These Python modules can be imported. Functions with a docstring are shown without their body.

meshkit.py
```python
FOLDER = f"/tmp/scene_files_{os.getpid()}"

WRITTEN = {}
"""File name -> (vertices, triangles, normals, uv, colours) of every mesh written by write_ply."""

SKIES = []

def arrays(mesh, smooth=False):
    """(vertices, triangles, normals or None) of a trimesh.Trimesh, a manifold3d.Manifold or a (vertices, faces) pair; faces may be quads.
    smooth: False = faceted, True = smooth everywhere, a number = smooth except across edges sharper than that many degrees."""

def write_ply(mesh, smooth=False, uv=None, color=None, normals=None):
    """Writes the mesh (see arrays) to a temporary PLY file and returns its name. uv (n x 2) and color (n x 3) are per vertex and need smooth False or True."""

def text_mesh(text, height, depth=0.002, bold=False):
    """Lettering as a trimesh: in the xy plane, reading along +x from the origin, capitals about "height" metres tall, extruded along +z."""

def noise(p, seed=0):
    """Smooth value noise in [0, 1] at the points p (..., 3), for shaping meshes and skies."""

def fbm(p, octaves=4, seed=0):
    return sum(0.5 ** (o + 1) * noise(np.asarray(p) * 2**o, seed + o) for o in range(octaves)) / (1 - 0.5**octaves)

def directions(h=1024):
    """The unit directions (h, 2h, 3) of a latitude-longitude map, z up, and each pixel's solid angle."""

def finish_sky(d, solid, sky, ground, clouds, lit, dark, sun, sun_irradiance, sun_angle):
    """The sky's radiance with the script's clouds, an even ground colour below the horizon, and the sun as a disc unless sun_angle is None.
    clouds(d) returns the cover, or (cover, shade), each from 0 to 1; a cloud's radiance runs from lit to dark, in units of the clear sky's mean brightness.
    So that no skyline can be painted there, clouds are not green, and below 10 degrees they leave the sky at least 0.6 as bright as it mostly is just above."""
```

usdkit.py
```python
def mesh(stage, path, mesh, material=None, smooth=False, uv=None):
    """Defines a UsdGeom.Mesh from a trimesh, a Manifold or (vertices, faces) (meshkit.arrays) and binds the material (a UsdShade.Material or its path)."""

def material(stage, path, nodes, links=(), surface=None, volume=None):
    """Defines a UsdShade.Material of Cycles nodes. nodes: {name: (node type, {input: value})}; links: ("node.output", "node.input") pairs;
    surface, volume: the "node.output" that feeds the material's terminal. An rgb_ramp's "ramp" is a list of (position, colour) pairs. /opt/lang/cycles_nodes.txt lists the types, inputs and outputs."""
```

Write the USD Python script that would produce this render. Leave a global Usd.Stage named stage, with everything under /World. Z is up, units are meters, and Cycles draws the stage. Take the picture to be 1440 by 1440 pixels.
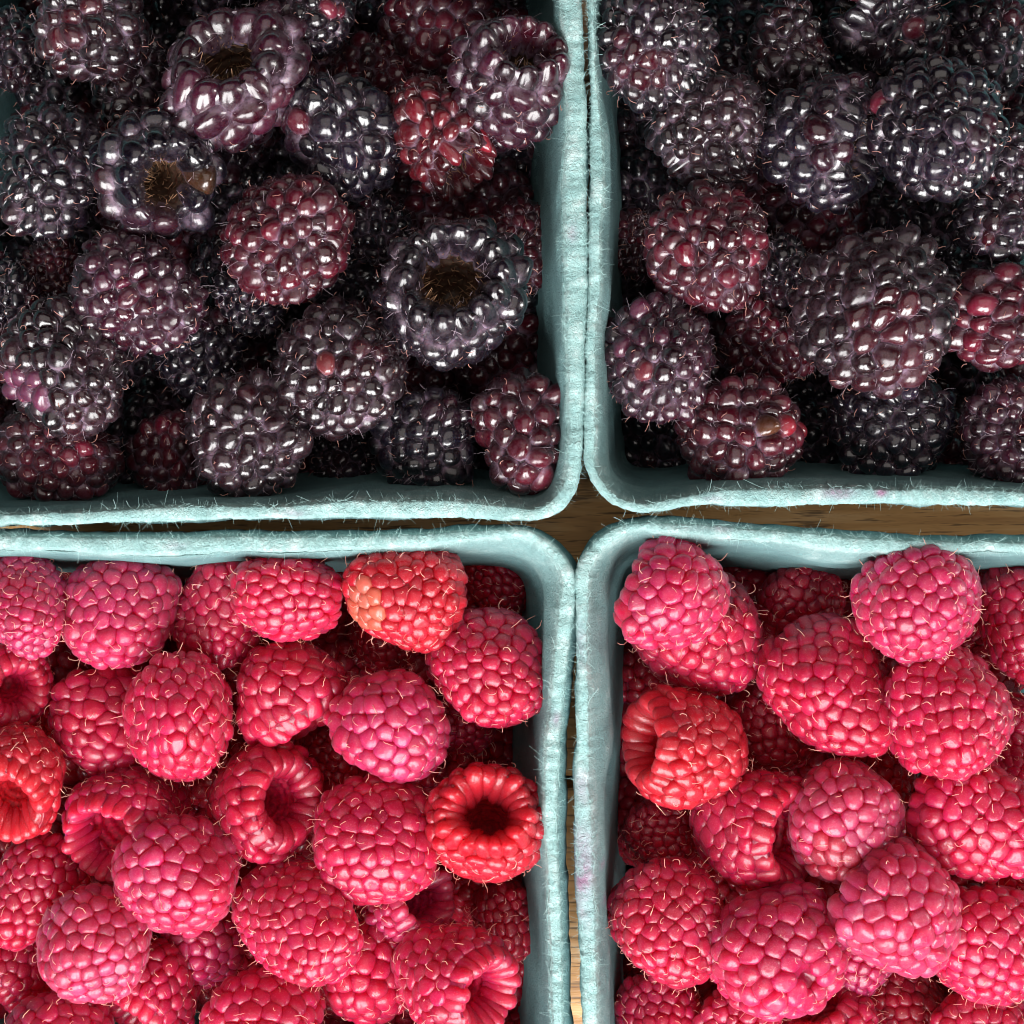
import math
import numpy as np
import usdkit, meshkit
from pxr import Usd, UsdGeom, UsdLux, UsdShade, Gf, Sdf, Vt

stage = Usd.Stage.CreateInMemory()
UsdGeom.SetStageUpAxis(stage, "Z")
UsdGeom.SetStageMetersPerUnit(stage, 1.0)
UsdGeom.Xform.Define(stage, "/World")

# ------------------------------------------------------------------ camera
H = 0.31                      # camera height above the basket rims (m)
PX = 0.110e-3                 # metres per photograph pixel at rim height
W0 = 1440 * PX
cam = UsdGeom.Camera.Define(stage, "/World/camera")
cam.CreateHorizontalApertureAttr(24.0)
cam.CreateVerticalApertureAttr(24.0)
cam.CreateFocalLengthAttr(24.0 * H / W0)
cam.CreateClippingRangeAttr(Gf.Vec2f(0.01, 50.0))
UsdGeom.Xformable(cam).AddTranslateOp().Set(Gf.Vec3d(0, 0, H))
cam.CreateExposureAttr(0.2)


# ------------------------------------------------------------------ light: a pair of windows low on the near side, a dim warm porch ceiling
def rect_light(name, pos, target, w, h, color, power):
    l = UsdLux.RectLight.Define(stage, "/World/" + name)
    l.CreateWidthAttr(w)
    l.CreateHeightAttr(h)
    l.CreateColorAttr(Gf.Vec3f(*color))
    l.CreateIntensityAttr(power)
    z = np.array(pos, float) - np.array(target, float)
    z /= np.linalg.norm(z)
    x = np.cross([0, 0, 1.0] if abs(z[2]) < 0.999 else [0, 1.0, 0], z)
    x /= np.linalg.norm(x)
    y = np.cross(z, x)
    m = np.eye(4)
    m[0, :3], m[1, :3], m[2, :3], m[3, :3] = x, y, z, pos
    UsdGeom.Xformable(l).AddTransformOp().Set(Gf.Matrix4d(*m.ravel().tolist()))
    return l


rect_light("window_lamp", (-0.21, -0.46, 0.37), (0, 0, 0), 0.28, 0.48, (1.0, 0.985, 0.98), 13.5)
rect_light("window_lamp_001", (0.12, -0.46, 0.37), (0, 0, 0), 0.28, 0.48, (1.0, 0.985, 0.98), 12.5)
rect_light("doorway_lamp", (0.70, 0.0, 0.22), (0, 0, -0.02), 0.12, 0.36, (1.0, 0.96, 0.92), 16.0)
rect_light("ceiling_lamp", (0.0, 0.25, 1.0), (0, 0, 0), 1.4, 1.0, (1.0, 0.91, 0.86), 0.80)


# ------------------------------------------------------------------ helpers
def px2w(x, y, z):
    k = PX * (H - z) / H
    return np.array([(x - 720.0) * k, (720.0 - y) * k, z])


used = {}


def numbered(parent, name):
    n = used.get((parent, name), 0)
    used[(parent, name)] = n + 1
    return f"{parent}/{name}" if n == 0 else f"{parent}/{name}_{n:03d}"


def thing(name, label, cat, group=None, loc=(0, 0, 0)):
    x = UsdGeom.Xform.Define(stage, numbered("/World", name))
    x.AddTranslateOp().Set(Gf.Vec3d(*map(float, loc)))
    p = x.GetPrim()
    p.SetCustomDataByKey("label", label)
    p.SetCustomDataByKey("category", cat)
    if group:
        p.SetCustomDataByKey("group", group)
    return p


COL = Sdf.ValueTypeNames.Color3fArray


def face_normals_sum(v, f):
    n = np.zeros_like(v)
    c = np.cross(v[..., f[:, 1], :] - v[..., f[:, 0], :], v[..., f[:, 2], :] - v[..., f[:, 0], :])
    for k in range(3):
        if v.ndim == 3:
            for b in range(len(v)):
                np.add.at(n[b], f[:, k], c[b])
        else:
            np.add.at(n, f[:, k], c)
    return n / np.maximum(np.linalg.norm(n, axis=-1, keepdims=True), 1e-20)


def put_mesh(parent, name, v, f, n, mat, attrs=None, kind=None, label=None):
    path = numbered(str(parent.GetPath()) if parent is not None else "/World", name)
    m = UsdGeom.Mesh.Define(stage, path)
    v = np.asarray(v)
    if len(v):
        m.CreateExtentAttr(Vt.Vec3fArray([Gf.Vec3f(*v.min(0).tolist()), Gf.Vec3f(*v.max(0).tolist())]))
    m.CreatePointsAttr(Vt.Vec3fArray.FromNumpy(np.ascontiguousarray(v, np.float32)))
    m.CreateFaceVertexCountsAttr(Vt.IntArray.FromNumpy(np.full(len(f), 3, np.int32)))
    m.CreateFaceVertexIndicesAttr(Vt.IntArray.FromNumpy(np.ascontiguousarray(f, np.int32).ravel()))
    m.CreateSubdivisionSchemeAttr("none")
    if n is not None:
        m.CreateNormalsAttr(Vt.Vec3fArray.FromNumpy(np.ascontiguousarray(n, np.float32)))
        m.SetNormalsInterpolation("vertex")
    api = UsdGeom.PrimvarsAPI(m)
    for k, a in (attrs or {}).items():
        api.CreatePrimvar(k, COL, "vertex").Set(Vt.Vec3fArray.FromNumpy(np.ascontiguousarray(a, np.float32)))
    p = m.GetPrim()
    UsdShade.MaterialBindingAPI.Apply(p).Bind(mat)
    if kind:
        p.SetCustomDataByKey("kind", kind)
    if label:
        p.SetCustomDataByKey("label", label)
    return p


def put_curves(parent, name, curves, widths, mat, kind="stuff"):
    """curves: (n, k, 3); widths: (n, k)"""
    if len(curves) == 0:
        return
    path = numbered(str(parent.GetPath()), name)
    c = UsdGeom.BasisCurves.Define(stage, path)
    n, k = curves.shape[:2]
    c.CreateTypeAttr("linear")
    c.CreateCurveVertexCountsAttr(Vt.IntArray.FromNumpy(np.full(n, k, np.int32)))
    pts = curves.reshape(-1, 3)
    c.CreatePointsAttr(Vt.Vec3fArray.FromNumpy(pts.astype(np.float32)))
    c.CreateWidthsAttr(Vt.FloatArray.FromNumpy(widths.reshape(-1).astype(np.float32)))
    c.SetWidthsInterpolation("vertex")
    c.CreateExtentAttr(Vt.Vec3fArray([Gf.Vec3f(*(pts.min(0) - 1e-4).tolist()), Gf.Vec3f(*(pts.max(0) + 1e-4).tolist())]))
    p = c.GetPrim()
    UsdShade.MaterialBindingAPI.Apply(p).Bind(mat)
    p.SetCustomDataByKey("kind", kind)
    return p


# ------------------------------------------------------------------ materials
UsdGeom.Scope.Define(stage, "/World/Looks")


def mat(name, nodes, links, surface):
    return usdkit.material(stage, "/World/Looks/" + name, nodes, links, surface=surface)


# primvars: skin = base colour of the drupelet; aux = (crevice down, wax bloom, roughness shift)
M_red = mat("raspberry_skin", {
    "skin": ("attribute", {"attribute": "skin"}), "aux": ("attribute", {"attribute": "aux"}), "sep": ("separate_color", {"color_type": "rgb"}),
    "geo": ("geometry", {}),
    "n1": ("noise_texture", {"scale": 900.0, "detail": 3.0, "roughness": 0.6}),
    "n2": ("noise_texture", {"scale": 4200.0, "detail": 2.0, "roughness": 0.6}),
    "speck": ("map_range", {"from_min": 0.56, "from_max": 0.72, "to_min": 0.0, "to_max": 1.0, "clamp": True}),
    "bl": ("map_range", {"from_min": 0.35, "from_max": 0.68, "to_min": 0.25, "to_max": 1.0, "clamp": True}),
    "bm": ("math", {"math_type": "multiply"}),
    "bm2": ("math", {"math_type": "multiply", "value2": 0.15}),
    "c1": ("mix", {"mix_type": "mix", "color2": (0.82, 0.28, 0.38)}),
    "sp2": ("math", {"math_type": "multiply", "value2": 0.22}),
    "c2": ("mix", {"mix_type": "mix", "color2": (0.80, 0.26, 0.30)}),
    "rg": ("map_range", {"from_min": 0.3, "from_max": 0.7, "to_min": 0.16, "to_max": 0.34, "clamp": True}),
    "bump": ("bump", {"strength": 0.6, "distance": 0.00014}),
    "bs": ("math", {"math_type": "multiply", "value2": 0.20}),
    "p": ("principled_bsdf", {"subsurface_weight": 0.8, "subsurface_scale": 0.0012, "subsurface_radius": (1.0, 0.16, 0.20), "ior": 1.45, "specular_ior_level": 0.42,
                              "sheen_roughness": 0.45, "sheen_tint": (1.0, 0.72, 0.80), "coat_weight": 0.35, "coat_roughness": 0.06}),
}, [("geo.position", "n1.vector"), ("geo.position", "n2.vector"), ("aux.color", "sep.color"), ("n2.fac", "speck.value"), ("n1.fac", "bl.value"),
    ("bl.result", "bm.value1"), ("sep.g", "bm.value2"), ("bm.value", "bm2.value1"), ("bm2.value", "c1.fac"), ("skin.color", "c1.color1"),
    ("speck.result", "sp2.value1"), ("sp2.value", "c2.fac"), ("c1.color", "c2.color1"), ("c2.color", "p.base_color"),
    ("n1.fac", "rg.value"), ("rg.result", "p.roughness"), ("n2.fac", "bump.height"), ("bump.normal", "p.normal"),
    ("sep.g", "bs.value1"), ("bs.value", "p.sheen_weight")], "p.BSDF")

M_black = mat("black_raspberry_skin", {
    "skin": ("attribute", {"attribute": "skin"}), "aux": ("attribute", {"attribute": "aux"}), "sep": ("separate_color", {"color_type": "rgb"}),
    "geo": ("geometry", {}),
    "n1": ("noise_texture", {"scale": 800.0, "detail": 4.0, "roughness": 0.65}),
    "n2": ("noise_texture", {"scale": 5000.0, "detail": 2.0, "roughness": 0.6}),
    "up": ("map_range", {"from_min": 0.42, "from_max": 0.66, "to_min": 0.0, "to_max": 1.0, "clamp": True}),
    "f1": ("math", {"math_type": "multiply"}),
    "f1c": ("math", {"math_type": "multiply_add", "value2": 0.30, "use_clamp": True}),
    "f2": ("math", {"math_type": "multiply"}),
    "f3": ("math", {"math_type": "multiply"}), "f3b": ("math", {"math_type": "multiply", "value2": 0.07}), "cw": ("map_range", {"from_min": 0.25, "from_max": 0.95, "to_min": 1.0, "to_max": 0.35, "clamp": True}), "rb": ("math", {"math_type": "multiply_add", "value2": 0.07}),
    "f4": ("math", {"math_type": "maximum"}),
    "c1": ("mix", {"mix_type": "mix", "color2": (0.36, 0.24, 0.33)}),
    "rg": ("map_range", {"from_min": 0.35, "from_max": 0.7, "to_min": 0.13, "to_max": 0.36, "clamp": True}),
    "rg2": ("math", {"math_type": "multiply_add", "value2": 0.5}),
    "bump": ("bump", {"strength": 0.25, "distance": 0.00008}),
    "p": ("principled_bsdf", {"ior": 1.5, "specular_ior_level": 0.6, "coat_weight": 0.9, "coat_roughness": 0.05, "subsurface_weight": 0.2, "subsurface_scale": 0.0006,
                              "sheen_weight": 0.03, "sheen_roughness": 0.4, "sheen_tint": (0.85, 0.8, 1.0)}),
}, [("geo.position", "n1.vector"), ("geo.position", "n2.vector"), ("aux.color", "sep.color"), ("n1.fac", "up.value"),
    ("up.result", "f1.value1"), ("sep.r", "f1.value2"), ("sep.r", "f1c.value1"), ("f1.value", "f1c.value3"), ("f1c.value", "f2.value1"), ("sep.b", "f2.value2"),
    ("up.result", "f3.value1"), ("sep.b", "f3.value2"), ("f3.value", "f3b.value1"), ("f2.value", "f4.value1"), ("f3b.value", "f4.value2"), ("sep.b", "cw.value"), ("cw.result", "p.coat_weight"), ("sep.b", "rb.value1"), ("rg2.value", "rb.value3"), ("rb.value", "p.roughness"),
    ("f4.value", "c1.fac"), ("skin.color", "c1.color1"), ("c1.color", "p.base_color"),
    ("n1.fac", "rg.value"), ("f2.value", "rg2.value1"), ("rg.result", "rg2.value3"),
    ("n2.fac", "bump.height"), ("bump.normal", "p.normal")], "p.BSDF")

M_hollow = mat("berry_hollow", {
    "skin": ("attribute", {"attribute": "skin"}), "geo": ("geometry", {}),
    "n1": ("noise_texture", {"scale": 1500.0, "detail": 3.0, "roughness": 0.6}),
    "m": ("map_range", {"from_min": 0.35, "from_max": 0.68, "to_min": 0.55, "to_max": 1.35}),
    "c": ("mix", {"mix_type": "multiply", "fac": 1.0}),
    "b": ("bump", {"strength": 0.5, "distance": 0.0002}),
    "p": ("principled_bsdf", {"roughness": 0.45, "subsurface_weight": 0.5, "subsurface_scale": 0.0015, "subsurface_radius": (1.0, 0.18, 0.2)}),
}, [("geo.position", "n1.vector"), ("n1.fac", "m.value"), ("skin.color", "c.color1"), ("m.result", "c.color2"), ("c.color", "p.base_color"), ("n1.fac", "b.height"), ("b.normal", "p.normal")], "p.BSDF")


def plain(name, color, rough=0.5, **kw):
    return mat(name, {"p": ("principled_bsdf", {"base_color": color, "roughness": rough, **kw})}, [], "p.BSDF")


M_style_red = plain("raspberry_style", (0.74, 0.34, 0.27), 0.35)
M_style_black = plain("black_raspberry_style", (0.42, 0.20, 0.16), 0.4)
M_fuzz = plain("white_down", (0.60, 0.48, 0.55), 0.6)
M_fibre_brown = plain("brown_fibre", (0.36, 0.20, 0.11), 0.6)
M_fibre_pulp = plain("pulp_fibre", (0.42, 0.66, 0.64), 0.8)

M_pulp = mat("teal_pulp", {
    "aux": ("attribute", {"attribute": "aux"}), "sep": ("separate_color", {"color_type": "rgb"}), "geo": ("geometry", {}),
    "n1": ("noise_texture", {"scale": 260.0, "detail": 5.0, "roughness": 0.65}),
    "fm": ("mapping", {"scale": (1.0, 1.0, 1.0)}),
    "n2": ("noise_texture", {"scale": 1500.0, "detail": 4.0, "roughness": 0.7, "distortion": 1.5}),
    "n3": ("noise_texture", {"scale": 90.0, "detail": 3.0, "roughness": 0.6}),
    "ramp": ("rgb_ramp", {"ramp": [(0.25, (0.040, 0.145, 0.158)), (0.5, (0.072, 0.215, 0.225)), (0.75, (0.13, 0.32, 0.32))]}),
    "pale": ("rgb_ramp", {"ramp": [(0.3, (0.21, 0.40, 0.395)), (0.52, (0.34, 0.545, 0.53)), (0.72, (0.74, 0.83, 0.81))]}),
    "mixn": ("math", {"math_type": "multiply_add", "value2": 0.6}),
    "half": ("math", {"math_type": "multiply", "value2": 0.4}),
    "c1": ("mix", {"mix_type": "mix"}),
    "stn": ("math", {"math_type": "multiply"}),
    "stm": ("map_range", {"from_min": 0.35, "from_max": 0.6, "to_min": 0.2, "to_max": 1.0, "clamp": True}),
    "c2": ("mix", {"mix_type": "mix", "color2": (0.33, 0.13, 0.26)}),
    "add": ("math", {"math_type": "add"}),
    "b": ("bump", {"strength": 1.0, "distance": 0.0006}),
    "p": ("principled_bsdf", {"roughness": 0.88, "specular_ior_level": 0.25, "sheen_weight": 0.15, "sheen_roughness": 0.6}),
}, [("geo.position", "n1.vector"), ("geo.position", "n2.vector"), ("geo.position", "n3.vector"), ("aux.color", "sep.color"),
    ("n2.fac", "half.value1"), ("n1.fac", "mixn.value1"), ("half.value", "mixn.value3"), ("mixn.value", "ramp.fac"), ("mixn.value", "pale.fac"),
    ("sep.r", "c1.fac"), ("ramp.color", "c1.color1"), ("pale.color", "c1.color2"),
    ("n1.fac", "stm.value"), ("stm.result", "stn.value1"), ("sep.g", "stn.value2"), ("stn.value", "c2.fac"), ("c1.color", "c2.color1"), ("c2.color", "p.base_color"),
    ("n1.fac", "add.value1"), ("n2.fac", "add.value2"), ("add.value", "b.height"), ("b.normal", "p.normal")], "p.BSDF")

M_wood = mat("table_wood", {
    "geo": ("geometry", {}),
    "mp": ("mapping", {"scale": (14.0, 170.0, 14.0)}),
    "n1": ("noise_texture", {"scale": 1.0, "detail": 5.0, "roughness": 0.6, "distortion": 0.6}),
    "mp2": ("mapping", {"scale": (120.0, 1500.0, 120.0)}),
    "n2": ("noise_texture", {"scale": 1.0, "detail": 3.0, "roughness": 0.6}),
    "r": ("rgb_ramp", {"ramp": [(0.3, (0.30, 0.14, 0.04)), (0.5, (0.54, 0.30, 0.10)), (0.7, (0.68, 0.46, 0.23))]}),
    "pore": ("map_range", {"from_min": 0.36, "from_max": 0.46, "to_min": 0.35, "to_max": 1.0, "clamp": True}),
    "c": ("mix", {"mix_type": "multiply", "fac": 1.0}),
    "b": ("bump", {"strength": 0.3, "distance": 0.0003}),
    "p": ("principled_bsdf", {"roughness": 0.42, "coat_weight": 0.15, "coat_roughness": 0.3}),
}, [("geo.position", "mp.vector"), ("mp.vector", "n1.vector"), ("geo.position", "mp2.vector"), ("mp2.vector", "n2.vector"), ("n1.fac", "r.fac"), ("n2.fac", "pore.value"),
    ("r.color", "c.color1"), ("pore.result", "c.color2"), ("c.color", "p.base_color"), ("n2.fac", "b.height"), ("b.normal", "p.normal")], "p.BSDF")

# ------------------------------------------------------------------ table: planks under the baskets
TABLE_Z = -0.0505
table = thing("wooden_table", "brown wooden table top glimpsed in the gaps between the four baskets", "table", loc=(0, 0, TABLE_Z))


def slab(x0, x1, y0, y1, z0, z1, ch):
    v, f = [], []
    for (z, i) in ((z0, 0), (z1 - ch, 0), (z1, ch)):
        v += [(x0 + i, y0 + i, z), (x1 - i, y0 + i, z), (x1 - i, y1 - i, z), (x0 + i, y1 - i, z)]
    for r in (0, 4):
        for k in range(4):
            a, b = r + k, r + (k + 1) % 4
            f += [(a, b, b + 4), (a, b + 4, a + 4)]
    f += [(8, 9, 10), (8, 10, 11), (2, 1, 0), (3, 2, 0)]
    return np.array(v, float), np.array(f)


for i, y0 in enumerate(np.arange(-0.24, 0.24, 0.096)):
    v, f = slab(-0.26, 0.26, y0 + 0.0004, y0 + 0.0956, -0.022, 0.0, 0.0012)
    vv, ff, nn = meshkit.arrays((v, f), 20)
    put_mesh(table, "plank", vv, ff, nn, M_wood)


# ------------------------------------------------------------------ baskets of moulded pulp
def basket(label, xr, yr, sides, r_in, r_out, lip, stains, seed, torn, flange={}):
    """xr, yr: (outer xmin, xmax), (ymin, ymax) in photograph pixels at rim height. sides: {'left'|'right'|'top'|'bottom': [(pos, outer, inner)]} traced edges.
    lip: {side: [(pos, width px)]} how far the soft inner lip leans in below the rim."""
    rng = np.random.default_rng(seed)
    th = 24.0

    def loop(ex, r, n_arc=50, step=1.9):
        x0, x1, y0, y1 = ex
        pts, nrm = [], []

        def line(a, b, n):
            d, at = math.dist(a, b), 0.0
            while d - at > 1.0:
                p_ = (a[0] + (b[0] - a[0]) * at / d, a[1] + (b[1] - a[1]) * at / d)
                pts.append(p_)
                nrm.append(n)
                at += step if -30 < p_[0] < 1470 and -30 < p_[1] < 1470 else 14.0

        def arc(c, a0):
            for t in np.linspace(0, 1, n_arc, endpoint=False):
                a = a0 + t * math.pi / 2
                pts.append((c[0] + r * math.cos(a), c[1] + r * math.sin(a)))
                nrm.append((math.cos(a), math.sin(a)))
        line((x1, y0 + r), (x1, y1 - r), (1, 0))
        arc((x1 - r, y1 - r), 0)
        line((x1 - r, y1), (x0 + r, y1), (0, 1))
        arc((x0 + r, y1 - r), math.pi / 2)
        line((x0, y1 - r), (x0, y0 + r), (-1, 0))
        arc((x0 + r, y0 + r), math.pi)
        line((x0 + r, y0), (x1 - r, y0), (0, -1))
        arc((x1 - r, y0 + r), 3 * math.pi / 2)
        return np.array(pts), np.array(nrm)

    # both loops share one parametrisation: the outer rounded rectangle and its inner offset
    ex = (xr[0], xr[1], yr[0], yr[1])
    P, N = loop(ex, r_out)
    Pi = P - N * th
    # corner radius of the inner edge: blend arcs so the inside is rounder or tighter
    out, inn, lipw = P.copy(), Pi.copy(), np.full(len(P), 8.0)
    lw, fl = np.full(len(P), 6.0), np.zeros(len(P))
    for side, tr in sides.items():
        ax, sg = {"right": (0, 1), "left": (0, -1), "bottom": (1, 1), "top": (1, -1)}[side]
        nom = {"right": xr[1], "left": xr[0], "bottom": yr[1], "top": yr[0]}[side]
        tr = np.array(tr, float)
        w = np.clip(sg * N[:, ax], 0, 1) ** 1.5
        pos = P[:, 1 - ax]
        out[:, ax] += w * (np.interp(pos, tr[:, 0], tr[:, 1]) - nom)
        inn[:, ax] += w * (np.interp(pos, tr[:, 0], tr[:, 2]) - (nom - sg * th))
        fl = fl + w * flange.get(side, 0.0)
        if side in lip:
            lp = np.array(lip[side], float)
            lw = lw * (1 - w) + w * np.interp(pos, lp[:, 0], lp[:, 1])
    m = len(P)
    s = np.arange(m)
    # ragged edges
    arcl = np.cumsum(np.r_[0, np.linalg.norm(np.diff(P, axis=0), axis=1)])
    q = np.stack([np.cos(2 * np.pi * arcl / (arcl[-1] + 2)) * arcl[-1] / 6.28, np.sin(2 * np.pi * arcl / (arcl[-1] + 2)) * arcl[-1] / 6.28, np.full(m, seed * 3.1)], 1)

    def wob(scale, sd, o=3):
        return meshkit.fbm(q / scale, o, sd) - 0.5
    out = out + N * (wob(30, 1)[:, None] * 5 + wob(7, 2)[:, None] * 3.5 + wob(3.6, 7, 2)[:, None] * 1.4)
    inn = inn - N * (wob(34, 3)[:, None] * 7 + wob(7, 4)[:, None] * 4.5 + wob(3.6, 8, 2)[:, None] * 1.4) * torn
    z_w = wob(60, 5) * 1.6e-3 + wob(9, 6) * 0.5e-3
    T = np.stack([-N[:, 1], N[:, 0]], 1)

    def ring(p2, z):
        z = np.broadcast_to(z, (m,))
        k = PX * (H - z) / H
        return np.stack([(p2[:, 0] - 720) * k, (720 - p2[:, 1]) * k, z], 1)
    Nw = np.stack([N[:, 0], -N[:, 1], np.zeros(m)], 1)
    rows, pale = [], []

    def soft(p_, wdw=21):
        pad = np.concatenate([p_[-wdw:], p_, p_[:wdw]])
        cs_ = np.cumsum(np.vstack([np.zeros(3), pad]), 0)
        i_ = np.arange(m) + wdw
        return (cs_[i_ + wdw // 2 + 1] - cs_[i_ - wdw // 2]) / wdw

    def add(r, pl):
        rows.append(r)
        pale.append(np.broadcast_to(pl, (m,)))
    depth = -0.0485
    # outside, from the base up
    o0 = ring(out, 0.0)
    i0 = ring(inn, 0.0)
    o_soft, i_soft = soft(o0), soft(i0)
    up = np.array([0, 0, 1.0])
    for z, inset in ((depth, 0.0080), (-0.036, 0.0058), (-0.026, 0.0038), (-0.014, 0.0012), (-0.008, 0.0002), (-0.0045, 0.0000), (-0.0026, 0.0000)):
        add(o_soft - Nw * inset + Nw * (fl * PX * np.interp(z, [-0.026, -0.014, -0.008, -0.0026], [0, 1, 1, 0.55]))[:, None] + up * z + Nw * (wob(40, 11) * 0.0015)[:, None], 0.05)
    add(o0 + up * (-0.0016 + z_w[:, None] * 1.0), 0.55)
    n_outer = len(rows) - 1
    # the torn rim, a slightly domed strip
    for t in np.linspace(0, 1, 9):
        dome = 0.0007 * (1 - (2 * t - 1) ** 2) ** 0.5 - 0.0006 * (t > 0.99) - 0.0003 * (t < 0.01)
        base = o0 * (1 - t) + i0 * t
        rough = (meshkit.fbm(base / 0.0011 + 50, 3, 21) - 0.5) * 0.35e-3 + (meshkit.fbm(base / 0.005 + 50, 2, 22) - 0.5) * 0.8e-3
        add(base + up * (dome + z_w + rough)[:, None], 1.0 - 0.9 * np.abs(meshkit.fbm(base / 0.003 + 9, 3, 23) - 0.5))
    n_rim = len(rows)
    lwm = lw * PX
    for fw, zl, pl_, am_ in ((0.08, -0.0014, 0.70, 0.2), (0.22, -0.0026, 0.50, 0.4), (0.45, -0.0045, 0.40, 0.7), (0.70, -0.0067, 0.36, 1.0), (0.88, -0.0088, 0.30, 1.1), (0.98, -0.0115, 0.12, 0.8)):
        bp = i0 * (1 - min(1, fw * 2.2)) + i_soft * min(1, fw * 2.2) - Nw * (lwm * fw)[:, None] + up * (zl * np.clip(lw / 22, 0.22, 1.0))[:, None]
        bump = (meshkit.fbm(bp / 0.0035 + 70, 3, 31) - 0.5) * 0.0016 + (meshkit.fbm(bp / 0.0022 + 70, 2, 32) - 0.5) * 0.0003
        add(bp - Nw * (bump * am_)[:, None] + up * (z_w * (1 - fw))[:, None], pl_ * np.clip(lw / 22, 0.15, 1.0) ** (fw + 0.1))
    for z in np.r_[np.arange(-0.0145, depth + 0.006, -0.003), depth + 0.0045, depth + 0.0028]:
        qz = q + np.array([0, 0, z * 9e3])
        bump = (meshkit.fbm(qz / 55, 3, 33) - 0.5) * 0.0030 + (meshkit.fbm(qz / 16, 3, 34) - 0.5) * 0.0012
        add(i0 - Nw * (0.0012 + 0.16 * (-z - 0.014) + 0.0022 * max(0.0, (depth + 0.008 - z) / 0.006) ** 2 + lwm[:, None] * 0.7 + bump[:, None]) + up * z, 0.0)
    foot = rows[-1] - up * 0.0006
    for f_ in (0.985, 0.9, 0.6, 0.3):
        mid = foot.mean(0)
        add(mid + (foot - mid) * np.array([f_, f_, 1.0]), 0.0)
    # the wall rounds off with depth: smooth each ring along its length, the lower the more
    for r_i in range(n_rim + 2, len(rows)):
        wdw = int(min(61, 5 + 2 * int((-rows[r_i][:, 2].mean()) * 1400))) | 1
        for _ in range(2):
            pad = np.concatenate([rows[r_i][-wdw:], rows[r_i], rows[r_i][:wdw]])
            cs = np.cumsum(np.vstack([np.zeros(3), pad]), 0)
            half = wdw // 2
            i_ = np.arange(m) + wdw
            rows[r_i] = (cs[i_ + half + 1] - cs[i_ - half]) / wdw
    V = np.array(rows)
    pl = np.array(pale)
    k = len(rows)

    def grid(a, b):
        v = V[a:b].reshape(-1, 3)
        i, j = np.meshgrid(np.arange(b - a - 1), np.arange(m), indexing="ij")
        p00, p01 = i * m + j, i * m + (j + 1) % m
        p10, p11 = p00 + m, p01 + m
        f = np.concatenate([np.stack([p00, p10, p11], -1).reshape(-1, 3), np.stack([p00, p11, p01], -1).reshape(-1, 3)])
        # orientation check: keep outward/up facing
        return v, f
    t = thing("berry_basket", label, "basket", "square teal pulp baskets of berries")

    def stain_of(v):
        st = np.zeros(len(v))
        for (sx, sy, rx, ry, a) in stains:
            c = px2w(sx, sy, 0)
            st = np.maximum(st, a * np.exp(-((v[:, 0] - c[0]) / (rx * PX)) ** 2 - ((v[:, 1] - c[1]) / (ry * PX)) ** 2) * (v[:, 2] > -0.02))
        return st

    def part(name, a, b, close=False):
        v, f = grid(a, b)
        if close:
            c = len(v)
            if close == "floor":
                base = (b - a - 1) * m
                f = np.vstack([f, np.stack([base + s, np.full(m, c), base + (s + 1) % m], 1)])
                v = np.vstack([v, V[b - 1].mean(0)])
            else:
                f = np.vstack([f, np.stack([np.full(m, c), s, (s + 1) % m], 1)])
                v = np.vstack([v, V[a].mean(0)])
        n = face_normals_sum(v, f)
        aux = np.zeros((len(v), 3))
        aux[: (b - a) * m, 0] = pl[a:b].ravel()
        aux[:, 1] = stain_of(v)
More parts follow.
